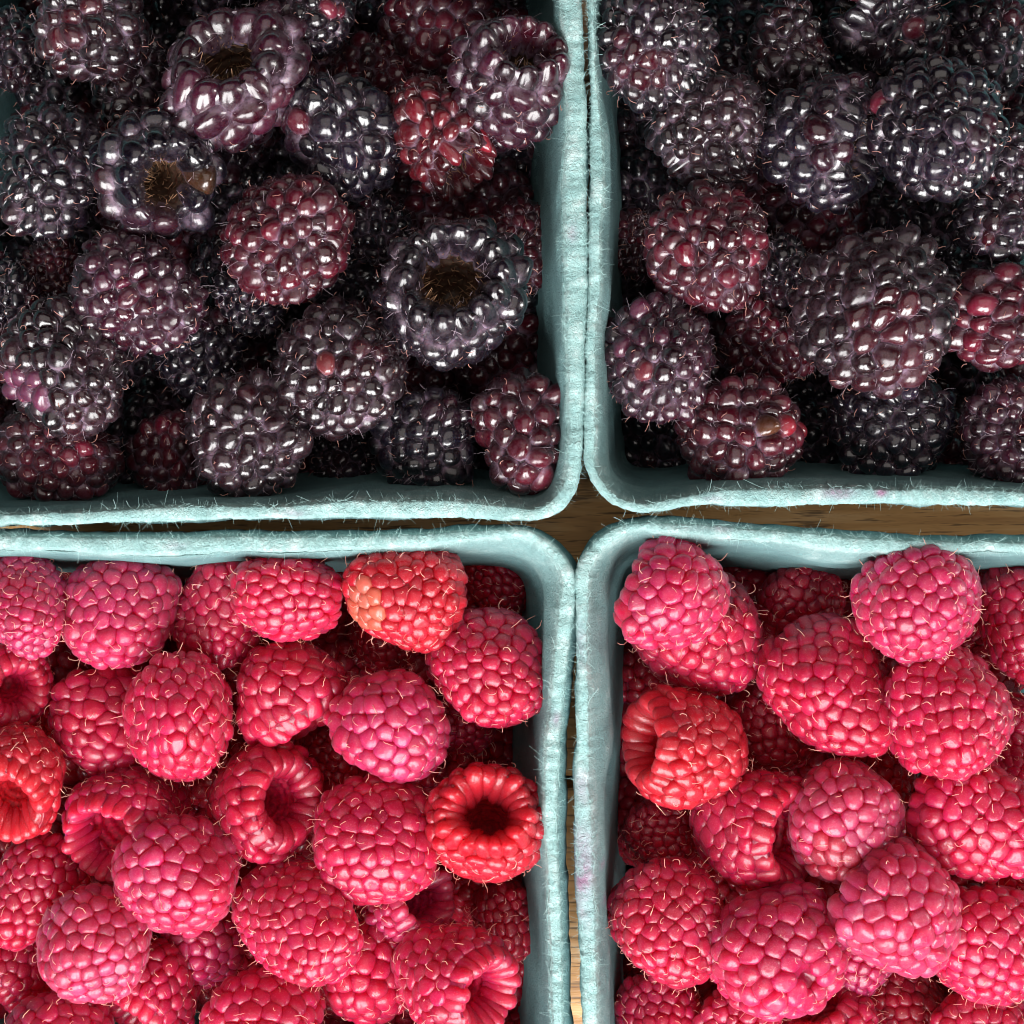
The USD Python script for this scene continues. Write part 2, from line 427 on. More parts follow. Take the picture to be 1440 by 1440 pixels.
        return put_mesh(t, name, v, f, n, M_pulp, {"aux": aux})
    part("outer_wall", 0, n_outer + 1, close="base")
    part("rim", n_outer, n_rim)
    part("inner_wall", n_rim - 1, k, close="floor")
    # loose paper fibres on both rim edges
    cur, wid = [], []
    for edge, sgn, cnt in ((o0, 1, 2600), (i0, -1, 2600)):
        px_x, px_y = edge[:, 0] / PX + 720, 720 - edge[:, 1] / PX
        vis = np.where((px_x > -40) & (px_x < 1480) & (px_y > -40) & (px_y < 1480))[0]
        clump = np.clip(0.5 + wob(25, 51) * 3.5, 0.08, 1.4)[vis]
        pick = rng.choice(vis, cnt, p=clump / clump.sum())
        for a in pick:
            L = min(rng.gamma(1.3, 0.00022) + 0.00012, 0.0008)
            d = Nw[a] * sgn * rng.uniform(0.1, 1.0) + np.array([T[a, 0], -T[a, 1], 0]) * rng.normal(0, 0.8) + up * rng.normal(0.25, 0.4)
            d /= np.linalg.norm(d)
            bend = rng.normal(0, 1.6, 3)
            p0 = edge[a] + up * (z_w[a] + rng.uniform(-0.0006, 0.0006)) - d * 0.0002 - Nw[a] * sgn * rng.uniform(0, 0.0012)
            u = np.linspace(0, 1, 5)[:, None]
            cur.append(p0 + d * L * u + bend * L * u ** 2 * 0.6)
            wid.append(np.linspace(1, 0.4, 5) * rng.uniform(0.00002, 0.000048))
    # fibres lying along the rim
    for a in rng.choice(np.where((np.abs(o0[:, 0]) < 0.085) & (np.abs(o0[:, 1]) < 0.085))[0], 450):
        tt = rng.uniform(0.05, 0.95)
        p0 = o0[a] * (1 - tt) + i0[a] * tt + up * (z_w[a] + 0.0006 * (1 - (2 * tt - 1) ** 2) ** 0.5 + rng.uniform(-0.0001, 0.0003))
        d = np.array([T[a, 0], -T[a, 1], 0]) * rng.choice([-1, 1]) + rng.normal(0, 0.35, 3) * [1, 1, 0.25]
        u = np.linspace(0, 1, 5)[:, None]
        L = rng.uniform(0.0004, 0.0013)
        cur.append(p0 + d * L * u + rng.normal(0, 0.6, 3) * [1, 1, 0.15] * L * u ** 2)
        wid.append(np.full(5, rng.uniform(0.00002, 0.00005)))
    put_curves(t, "paper_fibres", np.array(cur), np.array(wid), M_fibre_pulp)
    return t


basket("teal pulp basket of black raspberries, upper left, its right rim broad and smooth", (-150, 822), (-175, 732),
       {"right": [(-420, 818, 786), (0, 818, 787), (160, 825, 795), (280, 826, 790), (400, 826, 793), (480, 823, 795), (580, 821, 797), (640, 818, 797), (732, 816, 794)],
        "bottom": [(-330, 742, 722), (0, 740, 722), (130, 735, 717), (233, 733, 710), (400, 729, 709), (500, 728, 701), (633, 728, 700), (700, 731, 709), (760, 733, 713), (822, 733, 713)]},
       60, 78, {"right": [(-420, 8), (0, 8), (560, 8), (720, 14)], "bottom": [(-330, 8), (300, 9), (700, 22)]}, [(806, 330, 7, 14, 0.5), (420, 722, 20, 5, 0.5)], 1, 0.6, {"right": 2, "bottom": 2})
basket("teal pulp basket of black raspberries, upper right, its left rim thin and ragged", (826, 1715), (-175, 712),
       {"left": [(-420, 828, 837), (0, 828, 837), (100, 830, 838), (160, 831, 844), (220, 831, 851), (330, 828, 846), (400, 828, 846), (480, 824, 839), (580, 822, 839), (650, 822, 836), (712, 824, 838)],
        "bottom": [(826, 721, 706), (911, 720, 706), (1000, 708, 687), (1050, 713, 684), (1200, 708, 682), (1440, 711, 689), (1980, 715, 692)]},
       60, 74, {"left": [(-420, 10), (250, 12), (600, 22), (712, 26)], "bottom": [(826, 26), (1000, 14), (1500, 8)]}, [(1180, 694, 20, 9, 1.0), (1238, 693, 9, 6, 1.0), (1000, 700, 16, 6, 0.4)], 2, 1.0)
basket("teal pulp basket of red raspberries in the lower left, its rim the palest", (-150, 800), (744, 1640),
       {"top": [(-330, 750, 772), (0, 750, 773), (100, 752, 776), (220, 753, 783), (330, 750, 776), (400, 751, 777), (520, 751, 773), (600, 748, 768), (680, 743, 759), (735, 740, 752), (800, 742, 756)],
        "right": [(744, 812, 794), (800, 812, 790), (860, 808, 783), (950, 797, 775), (1040, 788, 766), (1100, 785, 763), (1200, 786, 766), (1300, 791, 772), (1440, 792, 775), (1860, 795, 775)]},
       60, 84, {"top": [(-330, 8), (500, 8), (640, 20), (800, 36)], "right": [(744, 36), (850, 20), (1000, 8), (1860, 8)]}, [(782, 1010, 6, 12, 0.6), (250, 768, 16, 5, 0.4)], 3, 0.8, {"top": 7, "right": 15})
basket("teal pulp basket of red raspberries, lower right, a purple stain on its left rim", (812, 1715), (738, 1640),
       {"top": [(812, 738, 754), (853, 737, 752), (911, 733, 746), (1000, 736, 757), (1080, 744, 762), (1140, 748, 768), (1200, 752, 778), (1260, 757, 776), (1340, 760, 777), (1440, 760, 776), (1980, 765, 784)],
        "left": [(738, 808, 836), (800, 808, 832), (860, 810, 829), (950, 811, 829), (1060, 810, 830), (1150, 809, 834), (1240, 810, 837), (1340, 817, 841), (1440, 821, 843), (1860, 826, 848)]},
       60, 80, {"top": [(812, 34), (911, 14), (1080, 8), (1160, 24), (1230, 16), (1290, 8), (1980, 8)], "left": [(738, 34), (900, 32), (1060, 40), (1110, 26), (1200, 20), (1340, 18), (1860, 20)]},
       [(818, 1225, 16, 60, 0.95), (817, 1110, 12, 26, 0.45), (815, 905, 8, 30, 0.4), (850, 1225, 5, 8, 0.8), (852, 1278, 5, 8, 0.8), (1010, 742, 50, 6, 0.35), (1290, 770, 12, 5, 0.3)], 4, 1.1, {"top": 9})

# ------------------------------------------------------------------ berries
TONES = {  # skin colour, wax bloom (0-1), how far drupelets differ
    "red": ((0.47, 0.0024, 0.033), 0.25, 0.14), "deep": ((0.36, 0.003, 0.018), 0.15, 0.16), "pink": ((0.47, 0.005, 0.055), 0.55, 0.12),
    "dusty": ((0.48, 0.010, 0.062), 1.0, 0.12), "orange": ((0.50, 0.006, 0.018), 0.12, 0.12), "bright": ((0.53, 0.0036, 0.043), 0.32, 0.12),
    "black": ((0.006, 0.003, 0.006), 0.5, 0.3), "brown": ((0.012, 0.004, 0.006), 0.55, 0.3), "plum": ((0.022, 0.003, 0.009), 0.65, 0.35),
    "wine": ((0.045, 0.003, 0.008), 0.55, 0.4), "blood": ((0.060, 0.003, 0.006), 0.4, 0.45), "ink": ((0.005, 0.003, 0.007), 0.35, 0.3),
}


def drupelet_topology(rows, segs):
    f = []
    for j in range(segs):
        f.append((0, 1 + j, 1 + (j + 1) % segs))
    for i in range(rows - 1):
        for j in range(segs):
            a, b = 1 + i * segs + j, 1 + i * segs + (j + 1) % segs
            f += [(a, a + segs, b + segs), (a, b + segs, b)]
    last = 1 + (rows - 1) * segs
    for j in range(segs):
        f.append((last + j, last + segs, last + (j + 1) % segs))
    return np.array(f)


TOPO = {}
for key, (rows_, segs_) in {"fine": (7, 13), "coarse": (4, 8)}.items():
    TOPO[key] = (rows_, segs_, drupelet_topology(rows_, segs_), np.linspace(0, 1, rows_ + 1)[1:] * math.radians(118))


def normals_batch(v, f):
    c = np.cross(v[:, f[:, 1]] - v[:, f[:, 0]], v[:, f[:, 2]] - v[:, f[:, 0]])
    n = np.zeros_like(v)
    nv = v.shape[1]
    from scipy.sparse import coo_matrix
    A = coo_matrix((np.ones(f.size), (f.ravel(), np.repeat(np.arange(len(f)), 3))), shape=(nv, len(f))).tocsr()
    n = np.stack([A @ c[b] for b in range(len(v))])
    return n / np.maximum(np.linalg.norm(n, axis=-1, keepdims=True), 1e-20)


def profile(R, L, hole, p):
    zc = 0.30 * L
    rh = hole * R
    rc = 0.5 * (R + rh)
    th = np.linspace(0, math.pi / 2, 120)
    r1, z1 = R * np.sin(th) ** p, zc + (L - zc) * np.cos(th)
    ps = np.linspace(0, math.pi / 2, 60)[1:]
    r2, z2 = rc + (R - rc) * np.cos(ps), zc * (1 - np.sin(ps))
    outer = np.stack([np.r_[r1, r2], np.r_[z1, z2]], 1)
    pi_ = np.linspace(0, math.pi / 2, 16)[1:]
    r3, z3 = rc - (rc - rh) * np.sin(pi_), 0.13 * L + 0.11 * L * (1 - np.cos(pi_))
    tt = np.linspace(0, 1, 18)[1:]
    r4, z4 = rh * (1 - 0.66 * tt ** 1.6), 0.24 * L + 0.36 * L * tt
    inner = np.stack([np.r_[r3, r4, 0], np.r_[z3, z4, z4[-1] + 0.03 * L]], 1)
    return outer, inner, rc, rh, zc


n_prims = 0


def berry(kind, x, y, D, L, ang, tilt, zmm, tone, label, group, seed, ds=None, hole=0.46, p=0.88, bites=(), spots=(), hair=1.0, fuzz=1.0, squash=0.06, parts=True):
    global n_prims
    rng = np.random.default_rng(1000 + seed)
    red = kind == "red"
    z = zmm * 1e-3
    k = PX * (H - z) / H
    R, L = D * 0.5 * k * (0.95 if red else 0.925), L * k * (0.96 if red else 0.94)
    ds = (ds or (0.165 if red else 0.180)) * D * k * (0.94 if red else 1.08)
    C = px2w(x, y, z)
    t_, a_ = math.radians(tilt), math.radians(ang)
    ax = np.array([math.cos(t_) * math.cos(a_), math.cos(t_) * math.sin(a_), math.sin(t_)])
    ref = np.array([0, 0, 1.0]) if abs(ax[2]) < 0.9 else np.array([1.0, 0, 0])
    e1 = np.cross(ref, ax)
    e1 /= np.linalg.norm(e1)
    spin = rng.uniform(0, 6.28)
    e2 = np.cross(ax, e1)
    e1, e2 = e1 * math.cos(spin) + e2 * math.sin(spin), -e1 * math.sin(spin) + e2 * math.cos(spin)
    B = np.stack([e1, e2, ax], 1)            # local -> world
    outer, inner, rc, rh, zc = profile(R, L, hole, p)
    sq = 1 + rng.normal(0, squash)
    ns = rng.uniform(0, 100, 3)

    def deform(q):
        w = (meshkit.noise(q / (R * 0.9) + ns, 3) - 0.5)[..., None]
        q = q * np.array([sq, 1 / sq, 1.0])
        rad = q * np.array([1, 1, 0.6])
        return q + rad * w * 0.22

    # --- scatter drupelets over the outer surface
    r, zz = outer[:, 0], outer[:, 1]
    seg = np.r_[0, np.cumsum(np.hypot(np.diff(r), np.diff(zz)))]
    nrim = max(9, int(round(2 * math.pi * rc / (ds * 0.76))))
    s_max = seg[120 + 22]
    dens = np.maximum(r, 1e-6)
    sel = seg <= s_max
    area = np.trapezoid(2 * math.pi * dens[sel], seg[sel])
    n = int(area / (0.90 * ds * ds))
    cum = np.r_[0, np.cumsum(0.5 * (dens[1:] + dens[:-1]) * np.diff(seg))]
    cs = np.interp(s_max, seg, cum)
    idx = (np.arange(n) + 0.5) / n
    s_i = np.interp(idx * cs, cum, seg)
    al = np.arange(n) * 2.399963 + rng.normal(0, 0.12, n)
    rim_a = (np.arange(nrim) + rng.uniform(-0.13, 0.13, nrim)) * 2 * math.pi / nrim
    rim_p = np.stack([rc * 0.98 * np.cos(rim_a), rc * 0.98 * np.sin(rim_a), np.full(nrim, zc * 0.12)], 1)
    rim_rep = np.stack([(R * 0.5 + rc * 0.5) * np.cos(rim_a), (R * 0.5 + rc * 0.5) * np.sin(rim_a), np.full(nrim, zc * 0.3)], 1)
    tab = np.stack([r, zz], 1)[sel]
    tabs = seg[sel]
    P = None
    for it in range(36):
        rr, zv = np.interp(s_i, seg, r), np.interp(s_i, seg, zz)
        P = np.stack([rr * np.cos(al), rr * np.sin(al), zv], 1)
        Q = np.vstack([P, rim_rep])
        d = P[:, None] - Q[None]
        dist = np.linalg.norm(d, axis=2) + 1e-9
        w = np.clip(1.25 * ds - dist, 0, None) / dist * (dist > 1e-8)
        mv = (d * w[..., None]).sum(1) * 0.16
        if it == 35:
            break
        Pn = P + mv + (rng.normal(0, 0.02 * ds, P.shape) if it < 20 else 0)
        al = np.arctan2(Pn[:, 1], Pn[:, 0])
        rn = np.hypot(Pn[:, 0], Pn[:, 1])
        s_i = tabs[np.argmin((rn[:, None] - tab[None, :, 0]) ** 2 + (Pn[:, 2][:, None] - tab[None, :, 1]) ** 2, 1)] + rng.uniform(0, 1e-9, n)
    # frames
    dr, dz = np.gradient(r, seg), np.gradient(zz, seg)
    tr, tz = np.interp(s_i, seg, dr), np.interp(s_i, seg, dz)
    tl = np.hypot(tr, tz)
    tr, tz = tr / tl, tz / tl
    ca, sa = np.cos(al), np.sin(al)
    Nn = np.stack([-tz * ca, -tz * sa, tr], 1)
    T2 = np.stack([tr * ca, tr * sa, tz], 1)
    T1 = np.stack([-sa, ca, np.zeros(n)], 1)
    size = np.exp(rng.normal(0, 0.13 if red else 0.20, n))
    # neighbours shape the outline
    rows, segs, topo, phis = TOPO["fine"]
    A = np.arange(segs) * 2 * math.pi / segs
    allP = np.vstack([P, rim_rep])
    allS = np.r_[size, np.ones(nrim)]
    d = allP[None] - P[:, None]
    dist = np.linalg.norm(d, axis=2)
    lim = (dist < 1.9 * ds) & (dist > 1e-9)
    X, Y = (d * T1[:, None]).sum(2), (d * T2[:, None]).sum(2)
    aj = np.arctan2(Y, X)
    share = size[:, None] / (size[:, None] + allS[None])
    reach = np.where(lim, dist * share, 1e9)
    pn = 6.0
    cosm = np.clip(np.cos(A[None, None] - aj[..., None]), 0, None)
    sm = ((cosm / reach[..., None]) ** pn).sum(1) + (1 / (0.80 * ds)) ** pn
    lat = (1 / sm) ** (1 / pn) * (1.17 if red else 1.08)           # (n, segs)
    hgt = (0.43 if red else 0.54) * ds * size ** 0.6 * np.exp(rng.normal(0, 0.07, n))
    lift = rng.normal(0, 0.035, n) * ds - 0.10 * ds
    # rim drupelets, long and curling over the edge
    tt1 = np.stack([-np.sin(rim_a), np.cos(rim_a), np.zeros(nrim)], 1)
    tilt_r = rng.normal(0.10, 0.05, nrim)
    rad = np.stack([np.cos(rim_a), np.sin(rim_a), np.zeros(nrim)], 1)
    Nr = -np.array([0, 0, 1.0]) * np.cos(tilt_r)[:, None] + rad * np.sin(tilt_r)[:, None]
    Tr2 = np.cross(Nr, tt1)
    gap = np.diff(np.r_[rim_a, rim_a[0] + 2 * math.pi]) * rc
    wdt = 0.5 * (gap + np.roll(gap, 1)) * (0.80 if red else 0.66)
    ln = (R - rh) * rng.uniform(0.52, 0.58, nrim)
    rl = np.ones((nrim, segs))
    wx, wy = np.r_[np.ones(n), wdt], np.r_[np.ones(n), ln]
    curl = np.r_[np.zeros(n), np.full(nrim, 0.42 * zc)]
    Pc = np.vstack([P + Nn * lift[:, None], rim_p + np.array([0, 0, 1.0]) * zc * 0.26 + rng.normal(0, 0.03 * ds, (nrim, 3))])
    Nn, T1, T2 = np.vstack([Nn, Nr]), np.vstack([T1, tt1]), np.vstack([T2, Tr2])
    lat = np.vstack([lat, rl])
    hgt = np.r_[hgt, (zc * 0.44) * rng.uniform(0.85, 1.15, nrim)]
    tot = n + nrim
    is_rim = np.r_[np.zeros(n, bool), np.ones(nrim, bool)]
    # wobble the frames
    tw = rng.normal(0, 0.10, (tot, 2))
    Nn = Nn + T1 * tw[:, :1] + T2 * tw[:, 1:]
    Nn /= np.linalg.norm(Nn, axis=1, keepdims=True)
    # drop bitten or lost drupelets
    Wc = deform(Pc) - np.array([0, 0, 0.46 * L])
    wc = C + Wc @ B.T
    kk = (H - wc[:, 2]) / H * PX
    ipx, ipy = wc[:, 0] / kk + 720, 720 - wc[:, 1] / kk
    wn = Nn @ B.T
    keep = np.ones(tot, bool)
    for (bx, by, br) in bites:
        keep &= ~((np.hypot(ipx - bx, ipy - by) < br) & (wn[:, 2] > -0.2))
    # colours
    base, bloom, var = TONES[tone]
    col = np.array(base)[None] * np.exp(rng.normal(0, var * 1.15, (tot, 1)))
    patch = meshkit.noise(Pc / (R * 0.8) + ns, 9)
    if red:
        col = col * np.array([1.0, 0.75, 0.8]) ** ((patch[:, None] - 0.5) * 2)
        col[is_rim] *= [1.05, 1.1, 0.9]
    else:
        col = col + np.array([0.05, 0.0, 0.004]) * np.clip(patch - 0.64, 0, 1)[:, None] * (0.8 + 2.5 * rng.random((tot, 1)))
    blm = np.clip(bloom * (0.55 + 0.9 * meshkit.noise(Pc / (R * 0.7) + ns + 7, 4)) * np.exp(rng.normal(0, 0.15 if red else 0.5, tot)), 0, 1)
    for (sx, sy, sr, sc) in spots:
        hit = (np.hypot(ipx - sx, ipy - sy) < sr) & (wn[:, 2] > 0)
        col[hit] = np.array(sc)[None] * np.exp(rng.normal(0, 0.15, (int(hit.sum()), 1)))
    # --- drupelet vertices
    m_exp = 2.35 if red else 2.1
    t = thing("red_raspberry" if red else "black_raspberry", label, "raspberry" if red else "black raspberry", group, C)

    def build(ids, topo_key):
        rows, segs, f, phis = TOPO[topo_key]
        A2 = np.arange(segs) * 2 * math.pi / segs
        l = lat[ids]
        if segs != l.shape[1]:
            l = np.stack([np.interp(A2, A, row, period=2 * math.pi) for row in l])
        sphi, cphi = np.sin(phis), np.cos(phis)
        rho = np.where(phis < math.pi / 2, np.abs(sphi) ** (2 / m_exp), np.abs(sphi) ** 1.0)
        h = np.sign(cphi) * np.abs(cphi) ** (2 / m_exp)
        nid = len(ids)
        r2 = np.random.default_rng(seed * 7 + 1)
        ph = r2.uniform(0, 6.28, (nid, 4))
        am = r2.normal(0, 0.05, (nid, 4))
        lx = rho[None, :, None] * l[:, None, :]
        wob = 1 + am[:, None, None, 0] * np.sin(2 * A2[None, None] + ph[:, None, None, 0]) * sphi[None, :, None] + am[:, None, None, 1] * np.sin(3 * A2[None, None] + ph[:, None, None, 1] + 2 * phis[None, :, None])
        lx = (lx * wob[:, 0] if wob.ndim == 4 and False else lx * wob.reshape(nid, rows, segs))
        hh = hgt[ids][:, None, None] * h[None, :, None] * (1 + 1.3 * am[:, None, None, 2] * np.cos(A2 + ph[:, 2:3])[:, None, :].reshape(nid, 1, segs) * sphi[None, :, None]).reshape(nid, rows, segs)
        # soft dents on some
        dent = (r2.random(nid) < (0.5 if red else 0.3)) * r2.uniform(0.06, 0.24, nid)
        da, dp = r2.uniform(0, 6.28, nid), r2.uniform(0.0, 0.8, nid)
        cx, cy = np.sin(dp) * np.cos(da), np.sin(dp) * np.sin(da)
        ux, uy = sphi[None, :, None] * np.cos(A2)[None, None], sphi[None, :, None] * np.sin(A2)[None, None]
        g = np.exp(-((ux - cx[:, None, None]) ** 2 + (uy - cy[:, None, None]) ** 2) / 0.18) * (cphi > 0)[None, :, None]
        hh = hh - dent[:, None, None] * hgt[ids][:, None, None] * g
        top = hgt[ids] * (1 - dent * np.exp(-(cx ** 2 + cy ** 2) / 0.18))
        hh = hh - curl[ids][:, None, None] * (lx * np.sin(A2)) ** 2
        q = Pc[ids][:, None, None] + T1[ids][:, None, None] * (lx * np.cos(A2) * wx[ids][:, None, None])[..., None] + T2[ids][:, None, None] * (lx * np.sin(A2) * wy[ids][:, None, None])[..., None] + Nn[ids][:, None, None] * hh[..., None]
        tp = Pc[ids] + Nn[ids] * top[:, None]
        bt = Pc[ids] - Nn[ids] * hgt[ids][:, None] * 0.62
        v = np.concatenate([tp[:, None], q.reshape(nid, -1, 3), bt[:, None]], 1)
        v = (deform(v) - np.array([0, 0, 0.46 * L])) @ B.T
        nv = normals_batch(v, f)
        # crevice factor: 0 on the crown, 1 at the foot
        cre = np.clip((np.r_[0, np.repeat(phis, segs), math.pi] - math.radians(64)) / math.radians(26), 0, 1)
        cre_soft = (np.r_[0, np.repeat(phis, segs), math.pi] - math.radians(25)) / math.radians(45)
        aux = np.zeros((nid, v.shape[1], 3))
        aux[..., 0] = cre
        aux[..., 1] = blm[ids][:, None] * (1 - 0.85 * np.clip(cre_soft, 0, 1) * red)
        aux[..., 2] = blm[ids][:, None] ** 0.7
        sk = np.repeat(col[ids][:, None], v.shape[1], 1)
        return v, nv, f, sk, aux

    M = M_red if red else M_black
    front = wn[:, 2] > (0.05 if parts else 9)
    # only parts large enough to tell apart stand alone
    ids_f = np.where(keep & front)[0]
    ids_b = np.where(keep & ~front)[0]
    if len(ids_f):
        v, nv, f, sk, aux = build(ids_f, "fine")
        for i in range(len(ids_f)):
            put_mesh(t, "drupelet", v[i], f, nv[i], M, {"skin": sk[i], "aux": aux[i]})
        n_prims += len(ids_f)
    if len(ids_b):
        v, nv, f, sk, aux = build(ids_b, "coarse")
        nvv = v.shape[1]
        F = (f[None] + (np.arange(len(ids_b)) * nvv)[:, None, None]).reshape(-1, 3)
        put_mesh(t, "underside_drupelets" if parts else "drupelets", v.reshape(-1, 3), F, nv.reshape(-1, 3), M, {"skin": sk.reshape(-1, 3), "aux": aux.reshape(-1, 3)}, kind="stuff")
    # --- flesh under the drupelets and the hollow that the stem left
    na = 20 if parts else 12

    def revolve(rz, ridge=None):
        aa = np.arange(na * 2) * math.pi / na
        rz = np.asarray(rz)
        rm = rz[:, 0][:, None] * (np.ones(len(aa))[None] if ridge is None else 1 + ridge[:, None] * np.cos(nrim * aa)[None])
        v = np.stack([rm * np.cos(aa), rm * np.sin(aa), np.broadcast_to(rz[:, 1][:, None], rm.shape)], -1).reshape(-1, 3)
        i, j = np.meshgrid(np.arange(len(rz) - 1), np.arange(len(aa)), indexing="ij")
        mm = len(aa)
        a, b = i * mm + j, i * mm + (j + 1) % mm
        f = np.concatenate([np.stack([a, a + mm, b + mm], -1).reshape(-1, 3), np.stack([a, b + mm, b], -1).reshape(-1, 3)])
        return v, f
    sub = outer[::9].copy()
    nn = np.stack([-np.gradient(sub[:, 1]), np.gradient(sub[:, 0])], 1)
    nn /= np.linalg.norm(nn, axis=1, keepdims=True)
    sub = sub - nn * 0.12 * ds * np.array([1, -1]) * [1, -1]
    sub[:, 0] = np.maximum(sub[:, 0], 1e-7)
    v, f = revolve(np.vstack([sub[::1], [[rc, 0.13 * L]]]))
    v = (deform(v) - np.array([0, 0, 0.46 * L])) @ B.T
    if bites:
        wv = v + C
        kv = (H - wv[:, 2]) / H * PX
        vx, vy = wv[:, 0] / kv + 720, 720 - wv[:, 1] / kv
        for (bx, by, br) in bites:
            g = np.clip(1.2 - np.hypot(vx - bx, vy - by) / br, 0, 1) * (v[:, 2] > -0.3 * R)
            v = v - v * (g * 0.30)[:, None]
    v = v * (1 + 0.10 * (meshkit.fbm(v / (0.30 * ds) + ns, 2, 5) - 0.5))[:, None]
    nv = face_normals_sum(v, f)
    if (nv * v).sum(1).mean() < 0:
        f = f[:, ::-1]
        nv = -nv
    fc = np.array(base) * (0.9 if red else 0.8)
    aux = np.zeros((len(v), 3))
    aux[:, 0] = 0.45
    aux[:, 1] = 0.1
    aux[:, 2] = 0.75 * bloom
    put_mesh(t, "flesh", v, f, nv, M, {"skin": np.repeat(fc[None], len(v), 0), "aux": aux})
    if tilt < 25 and parts:
        rz = inner.copy()
        rdg = np.interp(rz[:, 1] / L, [0, 0.05, 0.35, 0.8], [0.05, 0.10, 0.05, 0.02])
        rz = np.vstack([[[rc, 0.13 * L]], rz])
        v, f = revolve(rz, np.r_[0, rdg])
        v[:, :2] *= (1 + 0.05 * np.sin(v[:, 2] / L * 70)[:, None] * (v[:, 2] > 0.2 * L)[:, None])
        dep = np.clip(v[:, 2] / (0.5 * L), 0, 1)
        v = (deform(v) - np.array([0, 0, 0.46 * L])) @ B.T
        nv = face_normals_sum(v, f)
        if red:
            hc = np.array(base)[None] * np.array([1.1, 1.6, 1.2]) * np.ones((len(v), 1))
        else:
            hc = np.array([0.08, 0.035, 0.026])[None] * (1 - dep[:, None]) + np.array([0.07, 0.032, 0.018])[None] * dep[:, None]
        put_mesh(t, "hollow", v, f, nv, M_hollow, {"skin": hc})
        if not red:                              # brown bristles left in the hollow
            nb = 170
            a = rng.uniform(0, 6.28, nb)
            h0 = rng.uniform(0.12, 0.62, nb) * L
            rr = np.interp(h0, inner[:, 1], inner[:, 0]) * 0.98
            p0 = np.stack([rr * np.cos(a), rr * np.sin(a), h0], 1)
            d = np.stack([-np.cos(a) * 0.55, -np.sin(a) * 0.55, -np.ones(nb)], 1) + rng.normal(0, 0.25, (nb, 3))
            u = np.linspace(0, 1, 4)[None, :, None]
            c = p0[:, None] + d[:, None] * u * rng.uniform(0.0008, 0.002, nb)[:, None, None]
            c = (deform(c) - np.array([0, 0, 0.46 * L])) @ B.T
            put_curves(t, "stem_bristles", c, np.linspace(1, 0.3, 4)[None] * rng.uniform(0.00012, 0.00028, nb)[:, None], M_fibre_brown)
    # --- styles: the fine bent hairs
    ids = np.where(keep & (wn[:, 2] > -0.35) & ~is_rim & (rng.random(tot) < (0.85 if red else 0.65) * hair))[0]
    if len(ids) and hair > 0:
        ns_ = len(ids)
        K = 9
        off = rng.normal(0, 0.18, (ns_, 2)) * ds
        p0 = Pc[ids] + Nn[ids] * (hgt[ids] * 0.86)[:, None] + T1[ids] * off[:, :1] + T2[ids] * off[:, 1:]
        d0 = Nn[ids] * rng.uniform(0.35, 1.0, (ns_, 1)) + T1[ids] * rng.normal(0, 0.6, (ns_, 1)) + T2[ids] * rng.normal(0, 0.6, (ns_, 1))
        d0 /= np.linalg.norm(d0, axis=1, keepdims=True)
        b0 = rng.normal(0, 1, (ns_, 3)) - Nn[ids] * rng.uniform(0.2, 1.3, (ns_, 1))
        LL = rng.uniform(0.0009, 0.0027, ns_) * (1.0 if red else 0.8)
        u = np.linspace(0, 1, K)
        turn = rng.uniform(0.3, 3.4, ns_)                  # how far round the hair bends, in radians
        side = np.cross(d0, b0)
        side = np.cross(side, d0)
        side /= np.linalg.norm(side, axis=1, keepdims=True) + 1e-9
        th_ = turn[:, None] * u ** 1.3
        step = np.cos(th_)[..., None] * d0[:, None] + np.sin(th_)[..., None] * side[:, None] + rng.normal(0, 0.12, (ns_, K, 3))
        c = p0[:, None] + np.cumsum(step, 1) * (LL / K)[:, None, None] - step[:, :1] * (LL / K)[:, None, None]
        c = (deform(c) - np.array([0, 0, 0.46 * L])) @ B.T
        wd = np.linspace(1, 0.55, K)[None] * rng.uniform(0.00008, 0.00014, ns_)[:, None]
        put_curves(t, "hairs", c, wd, M_style_red if red else M_style_black)
    if not red and fuzz > 0:
        base_ids = np.where(keep & (wn[:, 2] > -0.2))[0]
        rep = np.repeat(base_ids, int(9 * fuzz))
        nf = len(rep)
        a = rng.uniform(0, 6.28, nf)
        li = lat[rep, (a / 6.2832 * lat.shape[1]).astype(int) % lat.shape[1]]
        ee = T1[rep] * (np.cos(a) * wx[rep])[:, None] + T2[rep] * (np.sin(a) * wy[rep])[:, None]
        p0 = Pc[rep] + ee * (li * rng.uniform(0.82, 0.96, nf))[:, None] + Nn[rep] * (hgt[rep] * rng.uniform(0.12, 0.42, nf))[:, None]
        d0 = Nn[rep] * rng.uniform(0.2, 0.9, (nf, 1)) + rng.normal(0, 0.7, (nf, 3))
        LL = rng.uniform(0.0003, 0.0010, nf)
        u = np.linspace(0, 1, 4)
        c = p0[:, None] + d0[:, None] * u[None, :, None] * LL[:, None, None] + rng.normal(0, 0.3, (nf, 1, 3)) * (u ** 2)[None, :, None] * LL[:, None, None]
        c = (deform(c) - np.array([0, 0, 0.46 * L])) @ B.T
        put_curves(t, "down", c, np.linspace(1, 0.4, 4)[None] * rng.uniform(0.00003, 0.00006, nf)[:, None], M_fuzz)
    return t


TAN, PINK, ORA, PALE = (0.035, 0.014, 0.006), (0.10, 0.010, 0.022), (0.09, 0.030, 0.012), (0.70, 0.085, 0.05)
# kind, x, y, D, L, ang, tilt, z(mm), tone, label, options
ROWS = []


def add(b, x, y, D, L, ang, tilt, z, tone, label, **o):
    ROWS.append([b, x, y, D, L, ang, tilt, z, tone, label, o])


